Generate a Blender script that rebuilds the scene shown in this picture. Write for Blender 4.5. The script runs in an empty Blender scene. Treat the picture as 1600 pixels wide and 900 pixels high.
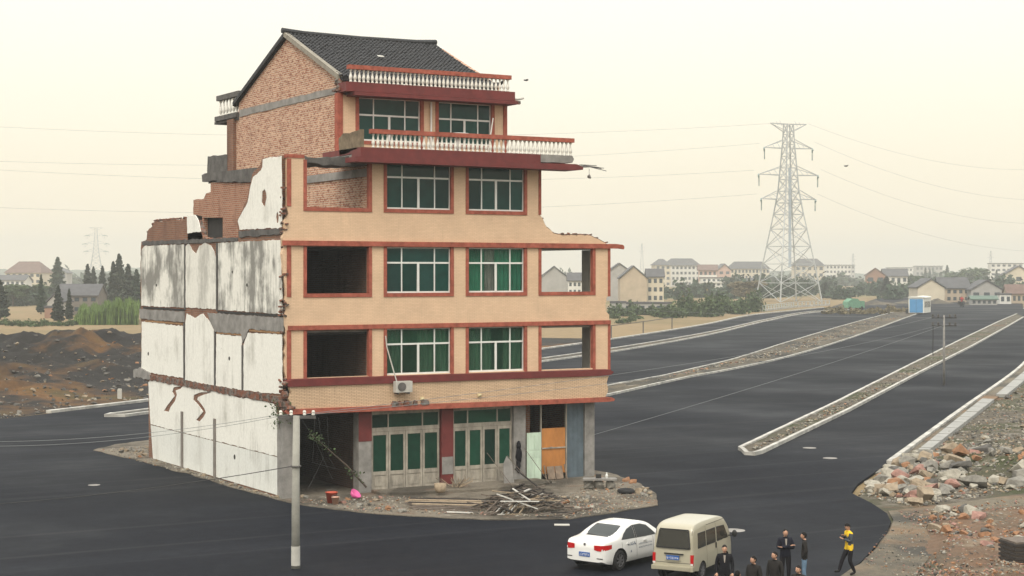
import bpy, bmesh, math, random
from mathutils import Vector, Matrix, noise
from mathutils.geometry import tessellate_polygon

random.seed(7)
SC = bpy.context.scene
COL = SC.collection
PI = math.pi

# ------------------------------------------------------------------ camera, sky, sun, exposure
F_PX, HORIZON, YAW = 2600.0, 425.0, math.radians(30.1)      # focal length in photo pixels, eye level row, heading
VD = (math.sin(YAW), math.cos(YAW)); VR = (math.cos(YAW), -math.sin(YAW))
CAM = (-28.0, -68.37, 10.0)
cam_data = bpy.data.cameras.new('camera')
cam_data.sensor_width = 36.0
cam_data.lens = 36.0 * F_PX / 1600.0
cam_data.shift_y = (HORIZON - 450.0) / 1600.0
cam_data.clip_start = 0.5; cam_data.clip_end = 9000
cam = bpy.data.objects.new('camera', cam_data); COL.objects.link(cam)
cam.location = CAM; cam.rotation_euler = (PI / 2, 0, -YAW)
SC.camera = cam

SUN_EL, SUN_AZ = math.radians(50), math.radians(228)        # azimuth clockwise from +Y: behind and left of the camera
w = bpy.data.worlds.new('World'); SC.world = w; w.use_nodes = True
nt = w.node_tree; nt.nodes.clear()
wo = nt.nodes.new('ShaderNodeOutputWorld')
sky = nt.nodes.new('ShaderNodeTexSky'); sky.sky_type = 'NISHITA'; sky.sun_disc = False
sky.sun_elevation = SUN_EL; sky.sun_rotation = SUN_AZ; sky.dust_density = 6; sky.air_density = 1.5
b1 = nt.nodes.new('ShaderNodeBackground'); b1.inputs[1].default_value = 0.05
nt.links.new(sky.outputs[0], b1.inputs[0])
tc = nt.nodes.new('ShaderNodeTexCoord'); sx = nt.nodes.new('ShaderNodeSeparateXYZ')
nt.links.new(tc.outputs['Generated'], sx.inputs[0])
ramp = nt.nodes.new('ShaderNodeValToRGB')                   # overcast cloud deck: zenith about three times the horizon
el = ramp.color_ramp.elements
el[0].position = 0.0; el[0].color = (1.10, 0.97, 0.74, 1)
el[1].position = 1.0; el[1].color = (2.35, 2.30, 2.15, 1)
e = el.new(0.06); e.color = (1.04, 0.95, 0.75, 1)
e = el.new(0.17); e.color = (1.03, 0.99, 0.88, 1)
nt.links.new(sx.outputs[2], ramp.inputs[0])
b2 = nt.nodes.new('ShaderNodeBackground'); b2.inputs[1].default_value = 0.97
nt.links.new(ramp.outputs[0], b2.inputs[0])
ad = nt.nodes.new('ShaderNodeAddShader')
nt.links.new(b1.outputs[0], ad.inputs[0]); nt.links.new(b2.outputs[0], ad.inputs[1])
nt.links.new(ad.outputs[0], wo.inputs[0])
sun_data = bpy.data.lights.new('sun', 'SUN'); sun_data.energy = 1.45; sun_data.angle = math.radians(22)
sun_data.color = (1.0, 0.95, 0.85)
sun = bpy.data.objects.new('sun', sun_data); COL.objects.link(sun)
sdir = Vector((math.sin(SUN_AZ) * math.cos(SUN_EL), math.cos(SUN_AZ) * math.cos(SUN_EL), math.sin(SUN_EL)))
sun.rotation_euler = sdir.to_track_quat('Z', 'Y').to_euler()
SC.view_settings.view_transform = 'Standard'; SC.view_settings.look = 'None'
SC.view_settings.exposure = 0.0; SC.view_settings.gamma = 1.0
SC.cycles.use_denoising = True
SC.cycles.max_bounces = 6; SC.cycles.diffuse_bounces = 3; SC.cycles.glossy_bounces = 3
SC.cycles.transmission_bounces = 4; SC.cycles.transparent_max_bounces = 6; SC.cycles.volume_bounces = 1
SC.cycles.caustics_reflective = False; SC.cycles.caustics_refractive = False

# ------------------------------------------------------------------ helpers
def gp(px, py, z=0.0):
    """world point of the ground (height z) that the photo shows at a pixel"""
    u = (px - 800) / F_PX; v = (HORIZON - py) / F_PX
    R = (VD[0] + u * VR[0], VD[1] + u * VR[1], v)
    t = (z - CAM[2]) / v
    return (CAM[0] + t * R[0], CAM[1] + t * R[1])
def at(px, D):
    """ground point at distance D along the view, sideways by photo column"""
    u = (px - 800) / F_PX
    return (CAM[0] + D * (VD[0] + u * VR[0]), CAM[1] + D * (VD[1] + u * VR[1]))
def lin(c): return c / 12.92 if c <= 0.04045 else ((c + 0.055) / 1.055) ** 2.4
def S(r, g, b): return (lin(r / 255), lin(g / 255), lin(b / 255), 1)
def lerp(a, b, t): return a + (b - a) * t
def interp(x, pts):
    if x <= pts[0][0]: return pts[0][1]
    for (a, va), (b, vb) in zip(pts, pts[1:]):
        if x <= b:
            t = (x - a) / (b - a); return va + (vb - va) * t
    return pts[-1][1]
def sinterp(x, pts):
    """smooth (Catmull-Rom) interpolation through points"""
    n = len(pts)
    if x <= pts[0][0]: return pts[0][1]
    if x >= pts[-1][0]: return pts[-1][1]
    for i in range(n - 1):
        if x <= pts[i + 1][0]:
            x0, y0 = pts[i]; x1, y1 = pts[i + 1]
            h = x1 - x0; t = (x - x0) / h
            def m(k):
                if k == 0: return (pts[1][1] - pts[0][1]) / (pts[1][0] - pts[0][0])
                if k == n - 1: return (pts[-1][1] - pts[-2][1]) / (pts[-1][0] - pts[-2][0])
                a = (pts[k][1] - pts[k - 1][1]) / (pts[k][0] - pts[k - 1][0])
                b = (pts[k + 1][1] - pts[k][1]) / (pts[k + 1][0] - pts[k][0])
                return 0 if a * b <= 0 else 2 * a * b / (a + b)
            t2, t3 = t * t, t * t * t
            return (2 * t3 - 3 * t2 + 1) * y0 + (t3 - 2 * t2 + t) * h * m(i) + (-2 * t3 + 3 * t2) * y1 + (t3 - t2) * h * m(i + 1)

class MB:
    """collects shapes; build() links them as ONE mesh object"""
    def __init__(s): s.v = []; s.f = []; s.m = []
    def add(s, vs, fs, m=0):
        o = len(s.v); s.v += [tuple(p) for p in vs]
        for f in fs: s.f.append(tuple(i + o for i in f)); s.m.append(m)
        return s
    def box(s, x0, x1, y0, y1, z0, z1, m=0):
        return s.add([(x0,y0,z0),(x1,y0,z0),(x1,y1,z0),(x0,y1,z0),(x0,y0,z1),(x1,y0,z1),(x1,y1,z1),(x0,y1,z1)],
                     [(3,2,1,0),(4,5,6,7),(0,1,5,4),(1,2,6,5),(2,3,7,6),(3,0,4,7)], m)
    def obox(s, c, ax, ay, az, m=0):
        c, ax, ay, az = map(Vector, (c, ax, ay, az))
        return s.add([c-ax-ay-az, c+ax-ay-az, c+ax+ay-az, c-ax+ay-az, c-ax-ay+az, c+ax-ay+az, c+ax+ay+az, c-ax+ay+az],
                     [(3,2,1,0),(4,5,6,7),(0,1,5,4),(1,2,6,5),(2,3,7,6),(3,0,4,7)], m)
    def bar(s, a, b, w, h=None, m=0, up=(0,0,1)):
        a, b = Vector(a), Vector(b); d = b - a; L = d.length
        if L < 1e-6: return s
        d /= L; u = Vector(up)
        if abs(d.dot(u)) > .98: u = Vector((1,0,0))
        x = d.cross(u).normalized(); y = x.cross(d)
        return s.obox((a+b)/2, d*L/2, x*w/2, y*(h or w)/2, m)
    def tube(s, pts, r, n=6, m=0, cap=True):
        pts = [Vector(p) for p in pts]; k = len(pts)
        rs = r if isinstance(r, (list, tuple)) else [r] * k
        base = len(s.v); prev = None
        for i, p in enumerate(pts):
            d = (pts[min(i+1,k-1)] - pts[max(i-1,0)]).normalized()
            u = prev if prev is not None else (Vector((0,0,1)) if abs(d.z) < .9 else Vector((1,0,0)))
            x = d.cross(u); x = x.normalized() if x.length > 1e-6 else d.orthogonal().normalized()
            y = x.cross(d).normalized(); prev = y
            for j in range(n):
                a = 2*PI*j/n; s.v.append(tuple(p + (x*math.cos(a) + y*math.sin(a))*rs[i]))
        for i in range(k-1):
            for j in range(n):
                a = base+i*n+j; b = base+i*n+(j+1)%n
                s.f.append((a, a+n, b+n, b)); s.m.append(m)
        if cap:
            s.f.append(tuple(base+j for j in range(n))); s.m.append(m)
            s.f.append(tuple(base+(k-1)*n+n-1-j for j in range(n))); s.m.append(m)
        return s
    def lathe(s, prof, c=(0,0,0), n=8, m=0):
        base = len(s.v); k = len(prof)
        for r, z in prof:
            for j in range(n):
                a = 2*PI*j/n; s.v.append((c[0]+r*math.cos(a), c[1]+r*math.sin(a), c[2]+z))
        for i in range(k-1):
            for j in range(n):
                a = base+i*n+j; b = base+i*n+(j+1)%n
                s.f.append((a, b, b+n, a+n)); s.m.append(m)
        s.f.append(tuple(base+n-1-j for j in range(n))); s.m.append(m)
        s.f.append(tuple(base+(k-1)*n+j for j in range(n))); s.m.append(m)
        return s
    def ball(s, c, r, nu=10, nv=6, m=0, rot=None, jit=0.0, rnd=random):
        rx, ry, rz = r if isinstance(r, (tuple, list)) else (r, r, r)
        base = len(s.v); c = Vector(c)
        def put(x, y, z):
            k = 1 + (rnd.uniform(-jit, jit) if jit else 0)
            p = Vector((x*rx*k, y*ry*k, z*rz*k))
            if rot: p = rot @ p
            s.v.append(tuple(c+p))
        put(0,0,-1)
        for i in range(1, nv):
            t = PI*i/nv - PI/2
            for j in range(nu):
                a = 2*PI*j/nu; put(math.cos(t)*math.cos(a), math.cos(t)*math.sin(a), math.sin(t))
        put(0,0,1); top = len(s.v)-1
        for j in range(nu):
            s.f.append((base, base+1+(j+1)%nu, base+1+j)); s.m.append(m)
            q = base+1+(nv-2)*nu
            s.f.append((top, q+j, q+(j+1)%nu)); s.m.append(m)
        for i in range(nv-2):
            for j in range(nu):
                a = base+1+i*nu+j; b = base+1+i*nu+(j+1)%nu
                s.f.append((a, b, b+nu, a+nu)); s.m.append(m)
        return s
    def slab(s, outer, holes, mp, t0, t1, m=0, mside=None):
        """polygon with holes in a plane, extruded from t0 to t1; mp(a, b, t) gives the point"""
        loops = [outer] + list(holes)
        flat = [p for l in loops for p in l]; n = len(flat); base = len(s.v)
        tris = tessellate_polygon([[Vector((p[0], p[1], 0)) for p in l] for l in loops])
        for t in (t0, t1):
            for p in flat: s.v.append(tuple(mp(p[0], p[1], t)))
        ms = m if mside is None else mside
        for t in tris:
            s.f.append(tuple(base+i for i in t)); s.m.append(m)
            s.f.append(tuple(base+n+i for i in reversed(t))); s.m.append(m)
        o = 0
        for l in loops:
            k = len(l)
            for i in range(k):
                a, b = base+o+i, base+o+(i+1)%k
                s.f.append((a, b, b+n, a+n)); s.m.append(ms)
            o += k
        return s
    def grid(s, fn, nu, nv, m=0):
        base = len(s.v)
        for i in range(nu+1):
            for j in range(nv+1): s.v.append(tuple(fn(i/nu, j/nv)))
        for i in range(nu):
            for j in range(nv):
                a = base+i*(nv+1)+j
                s.f.append((a, a+nv+1, a+nv+2, a+1)); s.m.append(m)
        return s
    def mesh(s, name, mats, smooth=False, fix=True):
        me = bpy.data.meshes.new(name); me.from_pydata(s.v, [], s.f); me.update()
        for mm in (mats if isinstance(mats, (list, tuple)) else [mats]): me.materials.append(mm)
        if max(s.m, default=0): me.polygons.foreach_set('material_index', s.m)
        if fix:
            bm = bmesh.new(); bm.from_mesh(me); bmesh.ops.recalc_face_normals(bm, faces=bm.faces); bm.to_mesh(me); bm.free()
        if smooth: me.polygons.foreach_set('use_smooth', [True]*len(me.polygons))
        return me
    def build(s, name, mats, parent=None, smooth=False, fix=True, **kw):
        return link(name, s.mesh(name, mats, smooth, fix), parent, **kw)

def link(name, me, parent=None, loc=None, rot=None, scale=None, **kw):
    o = bpy.data.objects.new(name, me); COL.objects.link(o)
    if parent: o.parent = parent
    if loc: o.location = loc
    if rot is not None: o.rotation_euler = rot if isinstance(rot, (tuple, list)) else (0,0,rot)
    if scale: o.scale = scale if isinstance(scale, (tuple, list)) else (scale,)*3
    tag(o, **kw); return o
def tag(o, label=None, cat=None, group=None, kind=None):
    if label: o['label'] = label
    if cat: o['category'] = cat
    if group: o['group'] = group
    if kind: o['kind'] = kind
    return o
def empty(name, loc=(0,0,0), rz=0, **kw):
    o = bpy.data.objects.new(name, None); COL.objects.link(o)
    o.location = loc; o.rotation_euler = (0,0,rz); o.empty_display_size = .3
    return tag(o, **kw)
def ragged(poly, amp, step, rnd=random):
    """break a closed outline into short uneven steps"""
    out = []; n = len(poly)
    for i in range(n):
        a, b = poly[i], poly[(i+1) % n]
        L = math.dist(a, b); k = max(1, int(L/step))
        out.append(a)
        nx, ny = -(b[1]-a[1])/max(L,1e-6), (b[0]-a[0])/max(L,1e-6)
        for j in range(1, k):
            t = (j + rnd.uniform(-.3,.3))/k; e = rnd.uniform(-amp, amp)
            out.append((lerp(a[0],b[0],t)+nx*e, lerp(a[1],b[1],t)+ny*e))
    return out
def rag_edge(pts, amp, step, rnd=random):
    out = []
    for a, b in zip(pts, pts[1:]):
        L = math.dist(a, b); k = max(1, int(L/step)); out.append(a)
        nx, ny = -(b[1]-a[1])/max(L,1e-6), (b[0]-a[0])/max(L,1e-6)
        for j in range(1, k):
            t = (j + rnd.uniform(-.3,.3))/k; e = rnd.uniform(-amp, amp)
            out.append((lerp(a[0],b[0],t)+nx*e, lerp(a[1],b[1],t)+ny*e))
    return out + [pts[-1]]

# ------------------------------------------------------------------ materials
def newmat(name):
    m = bpy.data.materials.new(name); m.use_nodes = True
    return m, m.node_tree, m.node_tree.nodes['Principled BSDF']
def nz(t, scale, detail=5, rough=.6, vec=None):
    n = t.nodes.new('ShaderNodeTexNoise'); n.inputs['Scale'].default_value = scale
    n.inputs['Detail'].default_value = detail; n.inputs['Roughness'].default_value = rough
    if vec is not None: t.links.new(vec, n.inputs['Vector'])
    return n.outputs['Fac']
def rampn(t, fac, p0, p1, c0=(0,0,0,1), c1=(1,1,1,1)):
    r = t.nodes.new('ShaderNodeValToRGB'); e = r.color_ramp.elements
    e[0].position = p0; e[1].position = p1; e[0].color = c0; e[1].color = c1
    t.links.new(fac, r.inputs[0]); return r.outputs[0]
def mixc(t, fac, a, b, mode='MIX'):
    n = t.nodes.new('ShaderNodeMix'); n.data_type = 'RGBA'; n.blend_type = mode
    for val, k in ((fac, 0), (a, 6), (b, 7)):
        if isinstance(val, (int, float)): n.inputs[k].default_value = val
        elif isinstance(val, tuple): n.inputs[k].default_value = val
        else: t.links.new(val, n.inputs[k])
    return n.outputs[2]
def coords(t, kind='Object', scale=None):
    n = t.nodes.new('ShaderNodeTexCoord'); out = n.outputs[kind]
    if scale:
        mp = t.nodes.new('ShaderNodeMapping'); mp.inputs['Scale'].default_value = scale
        t.links.new(out, mp.inputs[0]); out = mp.outputs[0]
    return out
def bump(t, p, fac, strength, dist=.02):
    n = t.nodes.new('ShaderNodeBump'); n.inputs['Strength'].default_value = strength; n.inputs['Distance'].default_value = dist
    t.links.new(fac, n.inputs['Height']); t.links.new(n.outputs[0], p.inputs['Normal'])
def plain(name, c, rough=.75, var=.25, scale=6, metal=0, bmp=.0, spec=.4, scl=None):
    m, t, p = newmat(name)
    v = coords(t, 'Object', scl)
    f = nz(t, scale, 6, .65, v)
    dark = tuple(x*(1-var) for x in c[:3])+(1,); lite = tuple(min(1, x*(1+var*.6)) for x in c[:3])+(1,)
    t.links.new(rampn(t, f, .3, .7, dark, lite), p.inputs['Base Color'])
    p.inputs['Roughness'].default_value = rough; p.inputs['Metallic'].default_value = metal
    p.inputs['Specular IOR Level'].default_value = spec
    if bmp: bump(t, p, nz(t, scale*6, 4, .6, v), bmp)
    return m
def wallvec(t):
    """(x+y, z) so brick courses lie level on walls of either heading"""
    c = coords(t); s = t.nodes.new('ShaderNodeSeparateXYZ'); t.links.new(c, s.inputs[0])
    a = t.nodes.new('ShaderNodeMath'); t.links.new(s.outputs[0], a.inputs[0]); t.links.new(s.outputs[1], a.inputs[1])
    k = t.nodes.new('ShaderNodeCombineXYZ'); t.links.new(a.outputs[0], k.inputs[0]); t.links.new(s.outputs[2], k.inputs[1])
    return k.outputs[0], c
def brickmat(name, c1, c2, mortar, bw, bh, ms, rough=.85, bmp=.5, stain=None, stain_lo=.5, smooth=.1, bias=0, mottle=False):
    m, t, p = newmat(name); v, c = wallvec(t)
    b = t.nodes.new('ShaderNodeTexBrick'); t.links.new(v, b.inputs['Vector'])
    b.inputs['Color1'].default_value = c1; b.inputs['Color2'].default_value = c2; b.inputs['Mortar'].default_value = mortar
    b.inputs['Scale'].default_value = 1; b.inputs['Mortar Size'].default_value = ms; b.inputs['Mortar Smooth'].default_value = smooth
    b.inputs['Bias'].default_value = bias; b.inputs['Brick Width'].default_value = bw; b.inputs['Row Height'].default_value = bh
    col = b.outputs['Color']
    f = nz(t, .9, 6, .65, c)
    col = mixc(t, .35, col, rampn(t, f, .3, .7, (.5,.5,.5,1), (1,1,1,1)), 'MULTIPLY') if stain else col
    if stain:
        sv = coords(t, 'Object', (1.6, 1.6, .22))
        col = mixc(t, rampn(t, nz(t, 1.3, 6, .7, sv), stain_lo, stain_lo+.22, (0,0,0,1), (.75,.75,.75,1)), col, stain)
    if mottle:
        mv = coords(t, 'Object', (2.7, 2.7, 10))
        col = mixc(t, rampn(t, nz(t, 1, 2, .6, mv), .54, .60, (0,0,0,1), (.6,.6,.6,1)), col, (.60,.42,.30,1))
        mv2 = coords(t, 'Object', (2.3, 2.3, 8))
        col = mixc(t, rampn(t, nz(t, 1.3, 2, .6, mv2), .55, .61, (0,0,0,1), (.7,.7,.7,1)), col, (.18,.06,.035,1))
    t.links.new(col, p.inputs['Base Color']); p.inputs['Roughness'].default_value = rough
    p.inputs['Specular IOR Level'].default_value = .25
    inv = t.nodes.new('ShaderNodeMath'); inv.operation = 'SUBTRACT'; inv.inputs[0].default_value = 1
    t.links.new(b.outputs['Fac'], inv.inputs[1]); bump(t, p, inv.outputs[0], bmp, .02)
    return m
def glassmat(name, tint, alpha, rough=.05):
    """tinted sheet: part mirror, part see-through"""
    m, t, p = newmat(name)
    p.inputs['Base Color'].default_value = tint; p.inputs['Roughness'].default_value = rough
    p.inputs['Specular IOR Level'].default_value = .24; p.inputs['Alpha'].default_value = alpha
    f = nz(t, 2.5, 3, .6, coords(t)); col = rampn(t, f, .3, .7, tuple(x*.7 for x in tint[:3])+(1,), tint); oi = t.nodes.new('ShaderNodeObjectInfo')
    t.links.new(mixc(t, .8, col, rampn(t, oi.outputs['Random'], 0, 1, (.35,.35,.4,1), (1.25,1.2,1.15,1)), 'MULTIPLY'), p.inputs['Base Color'])
    return m
M = {}
M['tan'] = brickmat('tan_wall_tile', (.72,.515,.345,1), (.675,.475,.315,1), (.57,.405,.27,1), .24, .065, .008, .6, .12, stain=(.45,.325,.215,1), stain_lo=.58)
M['tan_stained'] = brickmat('tan_wall_tile_stained', (.66,.475,.315,1), (.60,.43,.285,1), (.30,.21,.13,1), .24, .065, .009, .6, .12, stain=(.16,.12,.085,1), stain_lo=.58)
M['red'] = plain('red_trim_paint', (.33,.098,.066,1), .85, .4, 3.5, spec=.15)
M['darkred'] = plain('dark_red_slab_paint', (.135,.022,.020,1), .6, .3, 2)
M['brick'] = brickmat('common_brick', (.34,.115,.062,1), (.52,.28,.175,1), (.54,.44,.34,1), .30, .105, .022, .9, .8, stain=(.24,.085,.05,1), stain_lo=.56, mottle=True)
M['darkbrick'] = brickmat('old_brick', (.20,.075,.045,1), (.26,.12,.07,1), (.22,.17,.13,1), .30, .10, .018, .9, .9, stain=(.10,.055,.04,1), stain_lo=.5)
def tornmat():
    m, t, p = newmat('torn_masonry'); c = coords(t)
    col = mixc(t, rampn(t, nz(t, 2.2, 5, .7, c), .46, .56), (.20,.085,.055,1), (.17,.155,.14,1))
    col = mixc(t, rampn(t, nz(t, 5, 5, .7, c), .5, .6), col, (.07,.055,.045,1))
    t.links.new(col, p.inputs['Base Color']); p.inputs['Roughness'].default_value = .95; p.inputs['Specular IOR Level'].default_value = .15
    bump(t, p, nz(t, 9, 5, .7, c), .9, .06)
    return m
M['rawbrick'] = tornmat()
M['concrete'] = plain('grey_concrete', (.24,.23,.215,1), .9, .4, 1.6, 0, .3)
M['lightconc'] = plain('pale_concrete', (.46,.45,.41,1), .9, .25, 1.2, 0, .25)
M['darkconc'] = plain('weathered_concrete', (.10,.095,.09,1), .95, .5, 2, 0, .4)
M['interior'] = plain('interior_plaster', (.36,.35,.32,1), .9, .2, 1.5)
M['dark'] = plain('dark_and_shade', (.03,.028,.026,1), .9, .3, 3)  # near-black for dark pieces, and for shade painted into bays and doorway
M['alu'] = plain('white_window_frame', (.66,.67,.64,1), .45, .1, 3)
M['alubrown'] = plain('aged_aluminium_door', (.32,.29,.24,1), .6, .45, 2.5, scl=(1.5,1.5,.6))
M['glass'] = glassmat('dark_green_glass', (.007,.055,.047,1), 1.0)
M['glassclear'] = glassmat('clear_green_glass', (.02,.10,.06,1), .28)
M['doorglass'] = glassmat('green_door_glass', (.010,.058,.036,1), 1.0, .25)
M['curtain'] = plain('green_curtain', (.075,.16,.095,1), .85, .3, 3, scl=(4,4,.4))
M['curtainbright'] = plain('bright_green_curtain', (.055,.33,.20,1), .85, .25, 3, scl=(4,4,.4))
def plaster(name, c, grime, lo, hi, gz=.25, drip=.35):
    m, t, p = newmat(name); c0 = coords(t, 'Object', (1, 1, gz)); c1 = coords(t)
    f1 = nz(t, .9, 8, .72, c0); f2 = nz(t, .45, 5, .6, c1)
    a = t.nodes.new('ShaderNodeMath'); a.operation = 'MULTIPLY_ADD'; a.inputs[1].default_value = .55
    t.links.new(f2, a.inputs[0])
    h = t.nodes.new('ShaderNodeMath'); h.operation = 'MULTIPLY'; h.inputs[1].default_value = .55; t.links.new(f1, h.inputs[0])
    t.links.new(h.outputs[0], a.inputs[2])
    col = mixc(t, rampn(t, a.outputs[0], lo, hi), c, grime)
    drips = nz(t, 1, 5, .65, coords(t, 'Object', (6, 6, .45)))
    brk = nz(t, .35, 5, .6, c1); dm = t.nodes.new('ShaderNodeMath'); dm.operation = 'MULTIPLY'
    t.links.new(rampn(t, drips, .52, .62), dm.inputs[0]); t.links.new(rampn(t, brk, .48, .66), dm.inputs[1])
    dk = t.nodes.new('ShaderNodeMath'); dk.operation = 'MULTIPLY'; dk.inputs[1].default_value = drip; t.links.new(dm.outputs[0], dk.inputs[0])
    col = mixc(t, dk.outputs[0], col, (.24,.23,.205,1))
    col = mixc(t, rampn(t, nz(t, 3.2, 8, .75, c1), .66, .69, (0,0,0,1), (.6,.6,.6,1)), col, (.40,.38,.34,1))
    fine = rampn(t, nz(t, 7, 7, .75, c1), .35, .7, (.74,.74,.73,1), (1,1,1,1))
    col = mixc(t, .6, col, fine, 'MULTIPLY')
    t.links.new(col, p.inputs['Base Color']); p.inputs['Roughness'].default_value = .9; p.inputs['Specular IOR Level'].default_value = .2
    bump(t, p, nz(t, 7, 6, .7, c1), .15, .03)
    return m
M['plaster'] = plaster('white_plaster', (.80,.795,.74,1), (.52,.51,.46,1), .58, .75)
M['plaster_grimy'] = plaster('streaked_plaster', (.76,.75,.69,1), (.25,.245,.225,1), .50, .60, .22, .8)
M['plaster_patch'] = plaster('patchy_plaster', (.74,.73,.67,1), (.48,.47,.43,1), .54, .64)
M['plaster_dado'] = plaster('lower_plaster', (.72,.73,.69,1), (.56,.56,.52,1), .56, .75)
# ================================================================== the half-demolished house
HX, HY_, DEP = 17.1, 0.0, 19.0
house = empty('half_demolished_house', (0,0,0), label='half-demolished five-storey house with tan tiled front standing alone in the road', cat='house')
fp = lambda a, b, t: (a, t, b)          # facade plane: x, z, depth y
sp_ = lambda a, b, t: (t, a, b)         # side plane: y, z, depth x
def part(name, mb, mat, parent=house, **kw): return mb.build(name, mat, parent, **kw)

OPX = {'A': (1.1, 4.15), 'B': (5.03, 8.35), 'C': (9.27, 12.32), 'D': (13.24, 16.2)}
OPZ = {2: (5.30, 7.42), 3: (9.03, 11.14), 4: (12.87, 14.96)}
def rect(x0, x1, z0, z1): return [(x0,z0),(x1,z0),(x1,z1),(x0,z1)]
rr = random.Random(3)
right_break = [(17.14,5.0),(17.16,7.9),(16.98,8.05),(16.93,8.35),(17.0,8.75),(17.2,8.85),(17.2,11.3),(16.97,11.40)]
top_break = rag_edge([(16.97,11.40),(16.49,11.62),(15.89,11.80),(14.46,11.79),(13.95,11.86),(13.55,12.16),(13.2,12.74)], .03, .18, rr)
left_break = rag_edge([(.2,12.75),(.26,12.55),(.0,12.2),(-.04,11.5),(.02,10.0),(.12,8.6),(-.02,7.9),(.1,7.5),(.1,5.0)], .05, .2, rr)
outer = right_break[:-1] + top_break + [(13.23,15.0),(4.27,15.0),(4.27,12.86),(1.02,12.86),(1.02,15.04),(.2,15.04)] + left_break
holes = [rect(*OPX[k], *OPZ[s]) for s in (2,3) for k in 'ABCD'] + [rect(*OPX[k], *OPZ[4]) for k in 'BC']
part('front_wall', MB().slab(outer, holes, fp, 0, .24), M['tan'])
# exposed brick along the torn right edge, set inside the tile skin
part('broken_wall_edge', MB().slab([(p[0]-.02, p[1]+.05) for p in top_break] + [(13.3,12.6),(13.7,11.9),(16.6,11.35)], [], fp, .03, .21), M['rawbrick'])
# red bands and window surrounds
part('floor_band', MB().slab([(-.05,11.17),(17.7,11.15),(17.95,11.12),(17.98,11.24),(17.9,11.34),(17.5,11.38),(-.05,11.39)], [], fp, -.12, -.002), M['red'])
part('floor_band', MB().box(.22, 17.2, -.08, -.002, 7.43, 7.63), M['red'])
for s in (2,3,4):
    z0, z1 = OPZ[s]
    for k, (x0, x1) in OPX.items():
        if s == 4 and k == 'D': continue
        m = MB()
        zt = {2: 7.428, 3: 11.16, 4: 14.98}[s]
        m.box(x0-.14, x0+.012, -.035, .2, z0-.16, zt); m.box(x1-.012, x1+.14, -.035, .2, z0-.16, zt)
        if s > 2: m.box(x0+.012, x1-.012, -.036, .2, z0-.16, z0+.012)
        if not (s == 4 and k == 'A'): m.box(x0+.012, x1-.012, -.02, .2, zt-.025 if s != 4 else 14.95, zt+.0)
        part('window_surround', m, M['red'])
    part('corner_trim', MB().box(.17, .37, -.03, -.002, {2:5.2,3:8.9,4:12.9}[s], {2:7.428,3:11.165,4:15.0}[s]), M['red'])
for s, z in ((2,5.1),(3,8.8)):
    part('corner_trim', MB().box(17.08, 17.215, -.03, .03, z, {2:7.428,3:11.145}[s]), M['red'])
part('corner_trim', MB().box(13.1, 13.245, -.03, .2, 12.74, 14.95), M['red'])
part('pier_cap', MB().box(.15, 1.0, -.03, .28, 15.04, 15.2), M['red'])

# windows
def window(x0, x1, z0, z1, y, mode, cur=None, tr=.66, parent=house):
    L = x1-x0; H = z1-z0
    m = MB(); fw = .055
    m.box(x0,x1,y,y+.07,z0,z0+fw*1.5); m.box(x0,x1,y,y+.07,z1-fw,z1)
    m.box(x0,x0+fw,y+.001,y+.069,z0,z1); m.box(x1-fw,x1,y+.001,y+.069,z0,z1)
    wn = part('window', m, M['alu'], parent)
    zt = z0+H*tr
    MB().box(x0+fw,x1-fw,y-.008,y+.06,zt-.04,zt+.04).build('transom', M['alu'], wn)
    cols = [x0+fw, x0+L*.245, x0+L*.5, x0+L*.755, x1-fw]
    for i in (1,3): MB().box(cols[i]-.028,cols[i]+.028,y-.004,y+.055,z0+fw,z1-fw).build('mullion', M['alu'], wn)
    MB().box(cols[2]-.055,cols[2]+.055,y-.012,y+.055,z0+fw,zt-.04).build('mullion', M['alu'], wn)
    g = M['glass'] if mode == 'dark' else M['glassclear']
    rt = random.Random(int(x0*10+z0))
    def pane(a, b, c, d_):
        tl = rt.uniform(-.012, .012); tz = rt.uniform(-.012,.012)
        MB().add([(a,y+.025-tl-tz,c),(b,y+.025+tl-tz,c),(b,y+.025+tl+tz,d_),(a,y+.025-tl+tz,d_),
                  (a,y+.031-tl-tz,c),(b,y+.031+tl-tz,c),(b,y+.031+tl+tz,d_),(a,y+.031-tl+tz,d_)],
                 [(3,2,1,0),(4,5,6,7),(0,1,5,4),(1,2,6,5),(2,3,7,6),(3,0,4,7)]).build('pane', g, wn)
    for i in range(4): pane(cols[i]+.02, cols[i+1]-.02, z0+fw*1.5, zt-.035)
    pane(cols[0], cols[1]-.02, zt+.035, z1-fw); pane(cols[1]+.02, cols[3]-.02, zt+.035, z1-fw); pane(cols[3]+.02, cols[4], zt+.035, z1-fw)
    if cur:
        for (a, b), mt in cur:
            xa, xb = x0+L*a, x0+L*b; n = max(6, int((xb-xa)*22))
            MB().grid(lambda u, v: (lerp(xa,xb,u), y+.2+.045*math.sin(u*(xb-xa)*26+a*9)+.012*math.sin(u*40), lerp(z0+.02,z1-.02,v)), n*3, 1).build('curtain', mt, wn, smooth=True, fix=False)
    return wn
cg, cb = M['curtain'], M['curtainbright']
window(*OPX['B'], *OPZ[2], .09, 'clear', [((0,.26),cg),((.51,1),cg)])
window(*OPX['C'], *OPZ[2], .09, 'clear', [((0,.45),cg),((.66,1),cg)])
window(*OPX['B'], *OPZ[3], .09, 'dark')
window(*OPX['C'], *OPZ[3], .09, 'clear', [((0,.34),cb),((.34,.5),M['interior']),((.5,1),cb)])
window(OPX['B'][0]+.02, OPX['B'][1], *OPZ[4], .09, 'dark', tr=.70)
window(OPX['C'][0]+.02, OPX['C'][1], *OPZ[4], .09, 'dark', tr=.70)

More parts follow.
